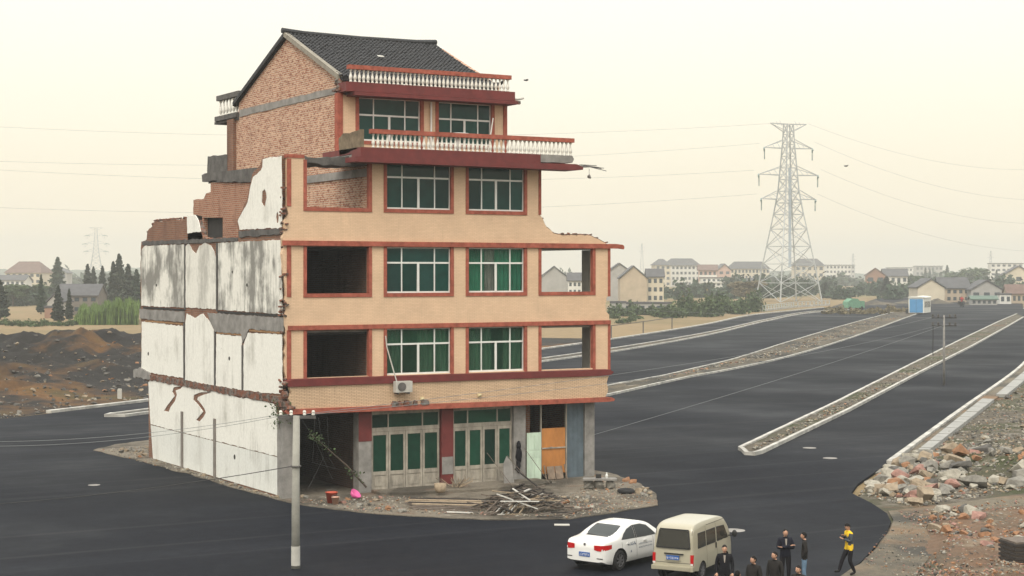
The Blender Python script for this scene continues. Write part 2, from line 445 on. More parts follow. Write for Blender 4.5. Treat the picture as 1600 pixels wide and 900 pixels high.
# floor slabs, cross walls, back wall (all real, so the open bays show true depth)
part('floor_slab', MB().box(.26,16.2,.0,18.75,3.72,4.08), M['concrete'])
part('floor_slab', MB().box(.26,13.0,.26,18.75,7.3,7.62), M['concrete'])
part('floor_slab', MB().slab([(13.0,.26),(16.93,.26)]+rag_edge([(16.93,8.5),(15.5,9.4),(13.0,9.0)],.25,.5,rr), [], lambda a,b,t:(a,b,t), 7.3, 7.62), M['interior'])
part('floor_slab', MB().slab([(13.0,.26),(16.93,.26)]+rag_edge([(16.93,7.0),(15.2,8.2),(13.0,8.0)],.25,.5,rr), [], lambda a,b,t:(a,b,t), 11.1, 11.4), M['interior'])
part('floor_slab', MB().box(.26,13.0,.26,18.75,11.12,11.42), M['concrete'])
M['shadebrick'] = brickmat('shaded_brick', (.10,.05,.035,1), (.14,.075,.05,1), (.11,.09,.075,1), .30, .10, .018, .95, .8, stain=(.03,.025,.02,1), stain_lo=.5)  # brick copy darkened so the open bay's shade sits in its colour
part('cross_wall', MB().slab(rag_edge([(.26,4.1),(18.7,4.1)],0,9)+[(18.7,11.1),(.26,11.1)], [], sp_, 4.3, 4.54), M['shadebrick'])
part('cross_wall', MB().box(4.0,4.24,.62,18.7,-.02,3.7), M['shadebrick'])
for x in (8.74, 12.74):
    part('cross_wall', MB().box(x,x+.24,.26,18.7,4.1,7.28), M['interior']); part('cross_wall', MB().box(x,x+.24,.26,18.7,7.64,11.08), M['interior'])
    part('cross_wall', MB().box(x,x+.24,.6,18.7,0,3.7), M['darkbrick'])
part('cross_wall', MB().box(16.94,17.08,.25,2.15,4.1,7.28), M['interior'])
part('cross_wall', MB().box(16.94,17.08,.25,2.17,7.64,11.09), M['interior'])
part('cross_wall', MB().box(13.0,13.2,.25,18.7,11.45,14.95), M['brick'])
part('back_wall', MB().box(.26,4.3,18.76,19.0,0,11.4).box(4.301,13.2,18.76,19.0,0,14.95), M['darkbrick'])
part('inner_wall', MB().box(.26,4.28,9.0,9.2,4.1,11.1), M['dark'])  # near-black colour paints the open bay's shade onto its back wall
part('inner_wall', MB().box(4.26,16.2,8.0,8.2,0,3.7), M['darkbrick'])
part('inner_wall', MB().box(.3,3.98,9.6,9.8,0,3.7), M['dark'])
part('ceiling', MB().box(.26,4.28,.3,9.0,7.2,7.29).box(.26,4.28,.3,9.0,11.02,11.11).box(.26,3.98,.3,9.5,3.62,3.71), M['dark'])  # ceiling and floor linings carry the bay's shade as near-black colour
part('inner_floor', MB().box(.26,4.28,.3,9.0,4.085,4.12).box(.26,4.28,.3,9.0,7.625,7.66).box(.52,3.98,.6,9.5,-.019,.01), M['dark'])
part('cross_wall', MB().box(15.9,16.14,.6,8.0,0,3.7), M['darkbrick'])
for x0, x1 in ((4.56,8.72),(9.0,12.72)):
    for z0, z1 in ((4.1,7.28),(7.64,11.08),(11.45,14.95)):
        part('inner_wall', MB().box(x0,x1,5.0,5.15,z0,z1), M['interior'])

WALL_T = plain('cream_lamp', (.58,.50,.30,1), .7, .2, 3)
# overhanging first-floor parapet
part('ledge', MB().slab([(.05,4.97)]+[(16.75,4.95),(16.95,5.0),(17.1,5.12),(16.95,5.18),(16.9,5.24)]+[(.3,5.29),(.0,5.22),(-.05,5.1)], [], fp, -.52, .0), M['darkred'])
pl_ = rag_edge([(.12,5.02),(.2,4.7),(.05,4.45),(.22,4.2),(.1,3.97)], .05, .15, rr)
pr_ = rag_edge([(16.62,3.9),(16.8,4.3),(16.72,4.6),(16.85,4.98)], .04, .15, rr)
part('balcony_parapet', MB().slab(pl_+pr_, [], fp, -.45, -.22), M['tan_stained'])
low = rag_edge([(-.1,4.0),(-.15,3.9),(-.05,3.77)],.04,.12,rr)+[(8,3.71),(16.7,3.68),(17.05,3.7),(17.1,3.8),(16.9,3.89)]
part('lower_band', MB().slab(low, [], fp, -.6, -.05), M['red'])
part('ledge_rubble', MB().box(-.2,.35,-.56,-.1,3.97,4.12).box(-.25,.1,-.5,0,4.1,4.35).ball((.0,-.4,5.1),(.2,.15,.12),7,5,jit=.25).ball((-.05,-.3,4.6),(.16,.15,.2),7,5,jit=.3).ball((.1,-.6,4.05),(.2,.12,.1),7,5,jit=.3), M['rawbrick'])
for x, z in ((6.6,4.2),(9.6,4.25)):
    part('lamp', MB().box(x-.1,x+.1,-.5,-.452,z-.06,z+.08).tube([(x,-.5,z),(x,-.56,z-.04)],.07,8), WALL_T)
for q in ((5.0,5.5),(5.6,6.0),(6.1,6.3),(6.5,6.9)): part('old_signboard_stub', MB().slab(rag_edge([(q[0],3.93),(q[1],3.93),(q[1],4.12),(q[0]+.1,4.16)],.03,.1,rr), [], fp, -.63, -.46), M['rawbrick'])

# ---- ground floor front
part('column', MB().box(-.06,.5,-.06,.55,-.05,3.7), M['concrete'])
cl = part('column', MB().box(3.63,4.26,-.04,.55,-.05,3.7), M['concrete'])
MB().box(3.62,4.27,-.055,-.038,2.35,3.7).build('painted_patch', M['darkred'], cl)
cl = part('column', MB().box(7.84,8.46,-.04,.55,-.05,3.7), M['darkred'])
MB().box(7.86,8.44,-.06,-.038,.62,1.42).build('notice', M['concrete'], cl)
part('column', MB().box(11.72,12.36,-.04,.55,-.05,3.7), M['concrete'])
part('column', MB().box(15.72,16.27,-.04,.55,-.05,3.7), M['concrete'])
def shopfront(x0, x1):
    m = MB(); y = .1; L = x1-x0
    m.box(x0,x1,y,y+.1,2.74,2.92); m.box(x0,x1,y,y+.1,3.52,3.7)
    for a in (x0, x0+L*.24, x0+L*.74, x1-.06): m.box(a,a+.06,y+.002,y+.098,2.92,3.52)
    fr = part('shopfront', m, M['alubrown'])
    for a, b in ((0,.24),(.24,.74),(.74,1)): MB().box(x0+L*a+.06,x0+L*b-.002,y+.04,y+.05,2.92,3.52).build('pane', M['doorglass'], fr)
    for i in range(4):
        a, b = x0+L*i/4, x0+L*(i+1)/4; st = .11
        d = MB().box(a+.01,a+st,y+.0,y+.07,0.04,2.73).box(b-st,b-.01,y+.0,y+.07,.04,2.73)
        d.box(a+st,b-st,y+.001,y+.069,2.58,2.73).box(a+st,b-st,y+.001,y+.069,.76,.93).box(a+st,b-st,y+.001,y+.069,.04,.16)
        d.box(a+st,b-st,y+.03,y+.05,.16,.76).box(a+st+.08,b-st-.08,y+.012,y+.03,.26,.66)
        MB_ = d.build('door', M['alubrown'], fr)
        MB().box(a+st,b-st,y+.03,y+.04,.93,2.58).build('pane', M['doorglass'], fr)
shopfront(4.30, 7.80); shopfront(8.50, 11.68)
# mint door, plywood sheet, corrugated shutter
d = MB().box(12.42,13.2,-.08,-.03,.0,2.32)
door = part('door', d, plain('mint_door_paint', (.50,.62,.50,1), .6, .3, 2, scl=(1,1,.3)), label='pale mint panelled wooden door')
for z0, z1 in ((.15,1.05),(1.15,1.4),(1.5,2.2)):
    for x0 in (12.5, 12.84): MB().box(x0,x0+.28,-.095,-.081,z0,z1).build('door_panel', bpy.data.materials['mint_door_paint'], door)
part('board', MB().box(13.28,14.62,.02,.06,.3,2.48), plain('orange_plywood', (.46,.19,.05,1), .6, .3, 1.5, scl=(1,1,.4)), label='orange plywood sheet closing a doorway')
part('batten', MB().box(13.3,14.66,-.03,.018,1.5,1.56).box(14.64,14.7,-.02,.1,.0,3.7).box(13.22,13.28,.0,.1,0,3.7), M['alubrown'])
sh = MB()
for i in range(26):
    a = 14.72+i*.037; sh.box(a,a+.026,.06-.02*(i%2),.12,.0,3.7)
part('shutter', sh, plain('blue_grey_shutter', (.13,.17,.20,1), .6, .25, 1.5))
part('crate_front', MB().bar((13.35,-.35,.0),(13.35,-.1,.72),.05,.05).bar((14.5,-.35,.0),(14.5,-.1,.72),.05,.05)
     .obox((13.65,-.26,.36),(.2,0,0),(0,.09,.3),(0,.02,-.01)).obox((14.1,-.26,.36),(.2,0,0),(0,.09,.3),(0,.02,-.01)), plain('grey_wood', (.20,.15,.11,1), .85, .4, 4))
part('staircase', MB().box(.7,2.4,4.0,9.5,0,.3).box(.7,2.4,4.6,9.5,.3,.6).box(.7,2.4,5.2,9.5,.6,.9).box(.7,2.4,5.8,9.5,.9,1.2).box(.7,2.4,6.4,9.5,1.2,1.5).box(.7,2.4,7.0,9.5,1.5,1.8), M['concrete'])
part('ground_slab', MB().box(0,16.2,.0,18.9,-.1,-.02), M['concrete'])
# air conditioner on the parapet
ac = part('air_conditioner', MB().box(5.1,5.92,-.86,-.56,4.56,5.06), M['lightconc'])
MB().slab([(5.14+.25+.21*math.cos(a*PI/12), 4.81+.2*math.sin(a*PI/12)) for a in range(24)], [], fp, -.875, -.86).build('fan_grille', M['darkconc'], ac)
MB().box(5.2,5.25,-.86,-.45,4.48,4.56).box(5.75,5.8,-.86,-.45,4.48,4.56).build('bracket', M['darkconc'], ac)
part('drain_pipe', MB().tube([(4.96,-.06,7.1),(5.0,-.1,6.6),(5.12,-.3,5.9),(5.25,-.6,5.05)], .028, 6), M['lightconc'])

# ---- fifth-floor balcony with balusters
part('balcony_slab', MB().box(3.28,12.62,-1.0,-.05,15.02,15.56).box(3.28,12.62,-.05,3.2,15.3,15.56), M['darkred'])
part('balcony_slab', MB().slab(rag_edge([(12.62,15.2),(14.4,15.22),(14.5,15.4),(14.4,15.55),(12.62,15.56)],.02,.2,rr), [], fp, -.98, .3), M['concrete'], label='bare grey broken end of the balcony slab')
part('balcony_lip', MB().slab([(2.98,14.9),(14.6,14.86),(14.95,14.9),(14.98,15.02),(14.6,15.16),(2.98,15.12)], [], fp, -1.06, .0), M['darkred'])
part('soffit', MB().box(3.3,13.25,.0,3.2,15.0,15.28), M['concrete'])
part('broken_slab', MB().slab(rag_edge([(.95,14.86),(2.2,14.78),(4.28,14.85),(4.28,15.2),(3.3,15.25),(2.0,15.12),(.95,15.15)],.05,.2,rr), [], fp, .3, 2.1), M['darkconc'])
part('side_parapet', MB().slab(rag_edge([(-.96,15.56),(1.3,15.3),(1.4,16.1),(.9,16.3),(.2,16.25),(-.3,16.3),(-.96,16.35)],.04,.25,rr), [], sp_, 3.28, 3.46), plain('mossy_render', (.17,.13,.085,1), .95, .5, 3, 0, .4))
BAL = [(.075,0),(.075,.06),(.045,.075),(.055,.12),(.085,.2),(.08,.27),(.05,.40),(.035,.5),(.04,.56),(.065,.585),(.065,.65)]
def baluster_mesh(h, name='baluster'):
    return MB().lathe([(r, z*h/.65) for r, z in BAL], n=8).mesh(name, M['balu'], True)
M['balu'] = plain('white_baluster', (.68,.66,.60,1), .7, .35, 7)
def balustrade(x0, x1, y, zb, zt, n, mesh, railmat, pitch=None):
    rail = part('balustrade', MB().box(x0-.05,x1+.05,y-.13,y+.13,zt,zt+.2), railmat)
    for i in range(n):
        link('baluster', mesh, rail, (lerp(x0+.1,x1-.1,i/(n-1)), y, zb), random.uniform(0,.7))
    return rail
bmesh1 = baluster_mesh(.64)
balustrade(3.86, 14.47, -.86, 15.555, 16.19, 46, bmesh1, M['red'])
# upper balustrade at the eaves
part('eaves_slab', MB().box(4.12,13.2,2.4,3.4,18.42,18.86).box(4.56,12.88,3.4,9.0,18.3,18.6), M['darkred'])
part('eaves_slab', MB().box(4.5,13.3,2.3,3.4,18.24,18.4), M['darkred'])
bmesh2 = baluster_mesh(.60)
balustrade(4.3, 12.95, 2.52, 18.86, 19.46, 39, bmesh2, M['red'])
part('gutter', MB().tube([(13.1,2.6,18.5),(13.6,2.55,18.55),(13.75,2.5,18.6)], .06, 6), M['lightconc'])
part('roof_bits', MB().ball((13.35,2.4,18.35),(.2,.1,.1),7,5,jit=.3), M['rawbrick'])

# ---- fifth floor
f5o = [(4.3,15.56),(13.15,15.56),(13.15,18.32),(4.3,18.32)]
E5, F5 = (5.12,8.4), (9.36,12.32)
part('front_wall', MB().slab(f5o, [rect(*E5,16.2,18.27), rect(*F5,16.2,18.27)], fp, 3.2, 3.44), M['tan'])
for x0, x1 in (E5, F5):
    part('window_surround', MB().box(x0-.16,x0+.012,3.165,3.4,15.6,18.3).box(x1-.012,x1+.16,3.165,3.4,15.6,18.3).box(x0+.012,x1-.012,3.17,3.4,16.05,16.21), M['red'])
    window(x0+.012, x1-.012, 16.21, 18.26, 3.28, 'dark', tr=.60)
part('corner_trim', MB().box(4.02,4.29,3.15,3.5,15.5,18.4), M['red'])
part('corner_trim', MB().box(12.98,13.19,3.15,3.5,15.56,18.25), M['red'])
part('drain_pipe', MB().tube([(8.92,3.1,18.2),(8.92,3.1,15.6)], .05, 8), M['alu'])
part('washbasin', MB().lathe([(.1,0),(.3,.02),(.48,.14),(.5,.2),(.42,.21),(.1,.1)], (8.7,-.1,16.25), 12).lathe([(.12,0),(.1,.66)], (8.7,-.1,15.58), 10), M['alu'], smooth=True)
part('stick', MB().tube([(11.2,1.6,15.6),(11.9,2.3,17.5)], .03, 5), M['lightconc'])
# gable wall over the missing bay
gz = [(3.45,15.3),(18.1,15.3),(18.1,18.3),(16.9,18.3),(16.7,19.25),(9.95,21.86),(3.75,19.25),(3.45,18.9)]
gable = part('gable_wall', MB().slab(gz, [], sp_, 4.3, 4.54), M['brick'])
part('gable_beam', MB().slab(rag_edge([(3.6,18.44),(16.6,18.36),(16.6,18.74),(3.6,18.74)],.02,.4,rr), [], sp_, 4.265, 4.3), M['concrete'])
part('gable_wall', MB().slab([(3.45,15.3),(18.1,15.3),(18.1,18.3),(16.7,19.25),(9.95,21.86),(3.75,19.25)], [], sp_, 12.9, 13.14), M['brick'])
part('pilaster', MB().box(4.12,4.3,17.15,18.1,15.3,18.3), M['darkbrick'])
part('broken_bricks', MB().ball((4.2,3.5,19.0),(.16,.3,.2),8,6,jit=.3).ball((4.2,3.3,18.65),(.16,.3,.14),8,6,jit=.3).box(4.05,4.5,3.0,3.9,18.5,18.6), M['rawbrick'])
# gable wall below: fourth-floor party wall seen through the open bay
part('party_wall', MB().slab([(.26,11.45),(16.0,11.45),(16.0,15.3),(.26,15.3)], [], sp_, 4.3, 4.54), M['brick'])
part('party_beam', MB().box(4.22,4.3,.3,9.0,14.35,14.72), M['concrete'])
stp = [(8.5,11.45),(20.0,11.45)]
# roof with real tile rows
def rooftiles(front):
    m = MB(); X0, X1 = 4.12, 12.72; Yr, Zr = 9.95, 22.02
    Ye, Ze = (3.2, 19.18) if front else (17.2, 19.12)
    nc, nr = 40, 26
    L = math.dist((Yr,Zr),(Ye,Ze)); nY, nZ = (Zr-Ze)/L, abs(Yr-Ye)/L
    if front: nY = -nY
    for c in range(nc):
        xa = lerp(X0,X1,c/nc); wd = (X1-X0)/nc
        for r in range(nr):
            t0, t1 = r/nr, (r+1.12)/nr
            h0, h1 = rr.uniform(-.012,.012), rr.uniform(-.012,.012); jx = rr.uniform(-.012,.012)
            vs = []
            for t, hh in ((t0,.0+h0),(t1,.045+h0)):
                y, z = lerp(Yr,Ye,t), lerp(Zr,Ze,t)-.10*math.sin(PI*t)
                for k in range(5):
                    a = k/4; o = hh + .07*math.sin(PI*a)
                    vs.append((xa+jx+wd*(.08+.84*a), y+nY*o, z+nZ*o))
            m.add(vs, [(k,k+1,k+6,k+5) for k in range(4)] + [(5,6,7,8,9)])
    return m
M['tile'] = plain('dark_roof_tile', (.030,.031,.034,1), .8, .45, 3.5, 0, .2)
roof = part('roof', MB().slab([(3.2,19.14),(9.95,21.94),(17.2,19.06),(17.2,18.94),(9.95,21.8),(3.2,19.0)], [], sp_, 4.2, 12.68), M['tile'])
o = rooftiles(True).build('roof_tiles', M['tile'], roof, fix=False, kind='stuff'); o = rooftiles(False).build('roof_tiles', M['tile'], roof, fix=False, kind='stuff')
MB().tube([(4.0,9.95,22.17),(5.2,9.95,22.09),(8.4,9.95,22.05),(11.6,9.95,22.09),(12.75,9.95,22.17)], .14, 8).build('ridge', M['tile'], roof)
MB().slab([(3.3,19.3),(9.95,22.1),(9.95,21.86),(3.3,19.04)], [], sp_, 4.08, 4.32).build('verge', M['lightverge'] if 'lightverge' in M else plain('mortar_verge', (.24,.22,.18,1), .9, .3, 3), roof)
MB().slab([(17.2,19.2),(9.95,22.1),(9.95,21.86),(17.2,18.98)], [], sp_, 4.1, 4.32).build('verge', M['tile'], roof)
MB().tube([(12.72,3.5,19.32),(12.74,3.1,19.28),(12.78,2.8,19.42)], [.12,.1,.05], 6).build('finial', M['tile'], roof)
MB().obox((7.9,6.6,20.75),(.16,0,0),(0,.1,.04),(0,0,.012)).build('loose_tile', M['lightconc'], roof)
# small rear balustrade and terraces
part('rear_slab', MB().box(4.1,8,16.7,20.0,18.36,18.62).box(4.2,8,16.7,20.3,18.22,18.36), M['darkconc'])
rl = part('balustrade', MB().box(4.2,4.5,16.6,20.0,19.5,19.78), M['darkconc'])
for i in range(6): link('baluster', bmesh2, rl, (4.35, 17.2+i*.5, 18.62), 0, (1.2,1.2,1.46))
part('rear_terrace', MB().slab(rag_edge([(14.5,14.78),(22.0,15.1),(22.1,15.5),(21.2,15.55),(21.1,16.5),(18.0,16.4),(18.0,15.4),(14.5,15.3)],.04,.4,rr), [], sp_, 4.1, 4.32), M['darkconc'])
part('rear_terrace', MB().box(4.32,10,18.4,21.6,15.0,15.25), M['darkconc'])
def st(px, py, X=2.4):
    u = (px-800)/F_PX; v = (HORIZON-py)/F_PX
    R = (VD[0]+u*VR[0], VD[1]+u*VR[1], v); t = (X-CAM[0])/R[0]
    return (CAM[1]+t*R[1], CAM[2]+t*R[2])
step = [st(*p) for p in [(329,285),(329,300),(322,302),(318,311),(302,313),(302,335),(316,338)]]
step += [st(*p) for p in [(316,380),(348,380),(348,338),(320,338)]][0:0]
stepped = rag_edge(step, .05, .25, rr) + [st(315,374), st(318,374), st(318,340), st(348,340), st(348,380), st(380,380), st(384,340), st(399,286)]
M['redbrick'] = brickmat('dark_red_brick', (.26,.09,.05,1), (.37,.165,.10,1), (.36,.27,.20,1), .30, .105, .02, .9, .8, stain=(.13,.05,.03,1), stain_lo=.52)
part('stepped_wall', MB().slab(stepped, [], sp_, 2.4, 2.64), M['redbrick'])
part('step_beam', MB().slab(rag_edge([st(322,271),st(322,283),st(402,285),st(402,262)],.05,.3,rr), [], sp_, 2.3, 2.7), M['darkconc'])
part('doorway', MB().box(2.66,2.74,st(352,350)[0]-.4,st(310,350)[0]+1.2,11.45,13.15), M['dark'])  # dark sheet painted in for the unlit interior behind the opening

# ---- torn side wall: brick core with plaster sheets on it
core = [(.3,-.05),(18.9,-.05),(18.96,4.1),(19.6,4.2),(20.2,4.3),(20.25,7.6)]
core += rag_edge([(20.25,7.6),(20.35,9.5),(20.3,11.3),(20.2,11.65),(19.3,11.75),(19.15,12.2),(18.3,12.45),(17.9,12.72),(15.0,12.70),(12.7,12.66),(12.6,12.4),(10.6,11.95),(10.3,11.7),(9.0,11.62),(5.6,11.6),(5.5,11.95),(5.75,12.3),(5.55,12.5),(4.45,13.3),(4.1,13.9),(3.7,14.5),(2.7,14.85),(2.55,15.12),(.3,15.15)], .06, .25, rr)
part('side_wall', MB().slab(core, [], sp_, 0, .25), M['darkbrick'])
def panel(poly, mat, holes=(), x=-.03, name='plaster_panel', amp=.03, step=.22):
    return part(name, MB().slab(ragged(poly, amp, step, rr), list(holes), sp_, x, -.002), mat)
crack1 = [(13.3,4.2),(14.7,4.05),(14.95,3.8),(14.6,3.6),(15.2,3.3),(15.8,3.0),(16.3,2.72),(15.5,2.72),(15.2,3.0),(14.5,3.35),(14.2,3.7),(14.4,3.9),(13.6,4.05)]
crack2 = [(9.0,4.15),(10.6,4.05),(11.6,3.85),(11.7,3.6),(11.0,3.4),(10.5,3.2),(10.3,3.1),(10.9,2.8),(11.3,2.62),(10.8,2.58),(10.2,2.85),(9.85,3.1),(10.1,3.3),(10.6,3.5),(11.1,3.65),(11.0,3.78),(10.2,3.95)]
panel([(.62,1.83),(18.5,1.83),(18.75,3.0),(18.9,4.05),(18.5,4.32),(13.0,4.3),(9.5,4.22),(7.5,4.28),(5.5,4.12),(3.5,4.2),(1.2,4.15),(.7,4.0)], M['plaster'], [crack1, crack2])
part('plaster_panel', MB().slab([(.62,.12),(18.1,.05),(18.5,1.79),(.62,1.79)], [], sp_, -.03, -.002), M['plaster_dado'], label='greyer lower band of plaster on the side wall')
for y in (13.33, 8.55): part('pilaster', MB().box(-.09,0,y-.13,y+.13,.0,2.9), plain('pilaster_grey', (.20,.18,.16,1), .9, .3, 2))
# second floor
panel([(13.2,4.6),(20.1,4.6),(20.05,7.3),(13.3,7.25)], M['plaster'])
panel([(8.7,4.5),(12.95,4.52),(12.9,7.4),(12.7,7.9),(11.5,7.7),(10.3,7.95),(9.2,7.5),(8.7,7.1)], M['plaster'])
panel([(5.0,4.5),(8.45,4.5),(8.4,7.0),(5.0,7.0)], M['plaster'])
panel([(.05,4.6),(4.75,4.52),(4.75,6.6),(4.2,7.2),(.1,7.25)], M['plaster'])
part('timber_strip', MB().box(-.045,-.003,13.3,19.4,7.31,7.40).box(-.045,-.003,5.0,8.3,7.03,7.11).box(-.045,-.003,.2,4.0,7.27,7.36), plain('edge_timber', (.30,.17,.08,1), .85, .4, 4))
part('ring_beam', MB().slab(rag_edge([(-.05,7.38),(4.0,7.36),(4.8,6.7),(5.0,7.12),(8.5,7.1),(9.2,7.6),(9.6,8.0),(-.05,8.0)],.04,.25,rr), [], sp_, -.06, .0), M['concrete'])
part('ring_beam', MB().slab(rag_edge([(13.0,7.45),(20.3,7.45),(20.4,7.98),(13.0,7.98)],.03,.3,rr), [], sp_, -.06, .0), M['concrete'])
part('ring_beam', MB().slab(rag_edge([(-.1,4.18),(20.3,4.2),(21.0,4.25),(20.9,4.6),(19.9,4.72),(18.5,4.48),(-.1,4.5)],.05,.3,rr), [], sp_, -.07, .0), M['rawbrick'])
part('slab_end', MB().slab(rag_edge([(18.4,4.25),(21.3,4.22),(21.3,4.6),(20.2,4.8),(18.6,4.6)],.05,.3,rr), [], sp_, -.12, .5), M['concrete'])
for y in (13.08, 8.58, 4.88): part('pilaster', MB().box(-.05,0,y-.09,y+.09,4.5,7.4 if y != 4.88 else 6.6), M['darkconc'])
# third floor
panel([(13.1,8.2),(20.1,8.15),(20.15,11.2),(19.5,11.42),(13.1,11.4)], M['plaster_grimy'])
panel([(8.45,8.2),(12.85,8.2),(12.85,11.3),(12.4,11.45),(11.9,11.1),(11.3,10.9),(10.8,11.3),(10.0,11.45),(9.2,11.3),(8.7,11.0),(8.4,10.6)], M['plaster_patch'])
panel([(.0,8.15),(8.15,8.18),(8.15,11.4),(.3,11.42)], M['plaster_grimy'])
for y in (12.97, 8.3): part('pilaster', MB().box(-.05,0,y-.09,y+.09,8.1,11.4), M['darkconc'])
part('dark_joint', MB().box(-.04,-.001,.0,8.2,8.02,8.13).box(-.04,-.001,13.1,19.8,8.02,8.12), M['dark'])
part('side_beam', MB().slab(rag_edge([(.1,11.66),(5.3,11.62),(5.35,11.92),(.1,11.92)],.03,.3,rr), [], sp_, -.05, .0), M['darkconc'])
part('side_beam', MB().slab(rag_edge([(5.5,11.45),(19.9,11.45),(19.9,11.66),(5.5,11.62)],.03,.3,rr), [], sp_, -.05, .0), M['darkconc'])
# fourth floor fragments
def ell(y, z, a, b, n=14): return [(y+a*math.cos(2*PI*i/n)*rr.uniform(.8,1.1), z+b*math.sin(2*PI*i/n)*rr.uniform(.8,1.1)) for i in range(n)]
panel([(.15,15.12),(.12,14.0),(.1,12.5),(.15,11.94),(5.25,11.98),(5.5,12.38),(4.9,12.8),(4.25,13.2),(3.95,13.8),(3.55,14.35),(2.6,14.6),(2.4,14.75),(2.35,15.1)], M['plaster'], [ell(2.2,13.35,.3,.42), ell(.6,12.4,.16,.26)])
panel([(12.6,11.96),(12.6,12.85),(11.4,12.84),(10.9,12.5),(10.6,12.0)], M['plaster'], x=-.04)
part('sloped_stub', MB().slab([(10.4,11.6),(12.62,11.6),(12.62,12.6),(11.2,12.6),(10.5,12.0)], [], sp_, .0, .24), M['rawbrick'])
part('putlog_hole', MB().ball((-.02,4.3,9.4),(.04,.09,.09),8,5).ball((-.03,6.2,10.0),(.03,.07,.07),8,5).ball((-.03,17.5,9.3),(.03,.08,.08),8,5).ball((-.03,6.6,5.9),(.03,.1,.1),8,5).ball((-.03,5.9,1.3),(.03,.12,.12),8,5).ball((-.03,18.9,5.6),(.03,.1,.1),8,5), M['dark'])
# loose bricks along torn edges: each its own piece
bk = MB().box(-.12,.12,-.06,.06,-.035,.035).mesh('brick', M['rawbrick'])
for i in range(46):
    z = rr.choice([rr.uniform(8.0,8.9), rr.uniform(4.0,5.3), rr.uniform(11.4,12.9), rr.uniform(4.3,15)])
    link('brick', bk, house, (rr.uniform(-.05,.14), rr.uniform(-.05,.25), z), (rr.uniform(-.4,.4), rr.uniform(-.4,.4), rr.uniform(0,3)))
for i in range(30):
    y = rr.uniform(12.8,19.2); link('brick', bk, house, (.12+rr.uniform(-.05,.05), y, 12.75-max(0,(y-18))*.5), (rr.uniform(-.3,.3), rr.uniform(-.3,.3), rr.uniform(0,3)))
for p in top_break[::2]:
    link('brick', bk, house, (p[0], rr.uniform(.05,.2), p[1]+.04), (rr.uniform(-.3,.3), rr.uniform(-.3,.3), rr.uniform(0,3)))
# bent reinforcing bars at the broken balcony end
for i in range(5):
    y = -.9+i*.22; part('reinforcing_bar', MB().tube([(14.6,y,15.0),(15.4,y-.1,15.05+.04*i),(16.3,y-.15,14.9+.05*i+rr.uniform(-.15,.1))], .018, 5), M['darkconc'])
part('concrete_lump', MB().ball((15.6,-.6,14.62),(.09,.09,.12),7,5,jit=.3).tube([(15.6,-.6,14.7),(15.6,-.6,15.0)],.015,4), M['concrete'])
# ================================================================== ground, roads, kerbs
UP = lambda a, b, t: (a, b, t)
def groundmat(name, cols, scales, bmp=.5, bscale=3):
    m, t, p = newmat(name); c = coords(t)
    col = cols[0]
    for (cc, sc_, lo, hi) in scales: col = mixc(t, rampn(t, nz(t, sc_, 8, .65, c), lo, hi), col, cc)
    fine = rampn(t, nz(t, bscale, 8, .75, c), .3, .7, (.55,.55,.55,1), (1,1,1,1))
    col = mixc(t, .8, col, fine, 'MULTIPLY')
    t.links.new(col, p.inputs['Base Color']); p.inputs['Roughness'].default_value = .95; p.inputs['Specular IOR Level'].default_value = .15
    bump(t, p, nz(t, bscale, 8, .75, c), bmp, .15)
    return m
M['field'] = groundmat('dry_field', [(.26,.19,.105,1)], [((.20,.155,.08,1), .02, .45, .6), ((.15,.16,.06,1), .012, .56, .66)], .4, .6)
M['earth'] = groundmat('spoil_earth', [(.030,.028,.026,1)], [((.155,.082,.034,1), .045, .49, .57), ((.055,.055,.028,1), .09, .54, .66), ((.12,.10,.078,1), .45, .62, .74)], 1.0, 1.0)
M['dirt'] = groundmat('dirt', [(.19,.165,.125,1)], [((.085,.08,.07,1), .16, .45, .58), ((.24,.16,.10,1), .12, .54, .66)], .9, 2.5)
M['gravel'] = groundmat('gravel', [(.25,.22,.175,1)], [((.11,.098,.08,1), .25, .47, .6), ((.22,.145,.10,1), .4, .56, .68), ((.36,.33,.28,1), .8, .6, .7)], 1.0, 5)
M['rubble_earth'] = groundmat('rubble_earth', [(.115,.10,.078,1)], [((.065,.072,.035,1), .08, .48, .6), ((.22,.195,.16,1), .6, .52, .65), ((.17,.10,.06,1), .12, .58, .68)], .9, 3)
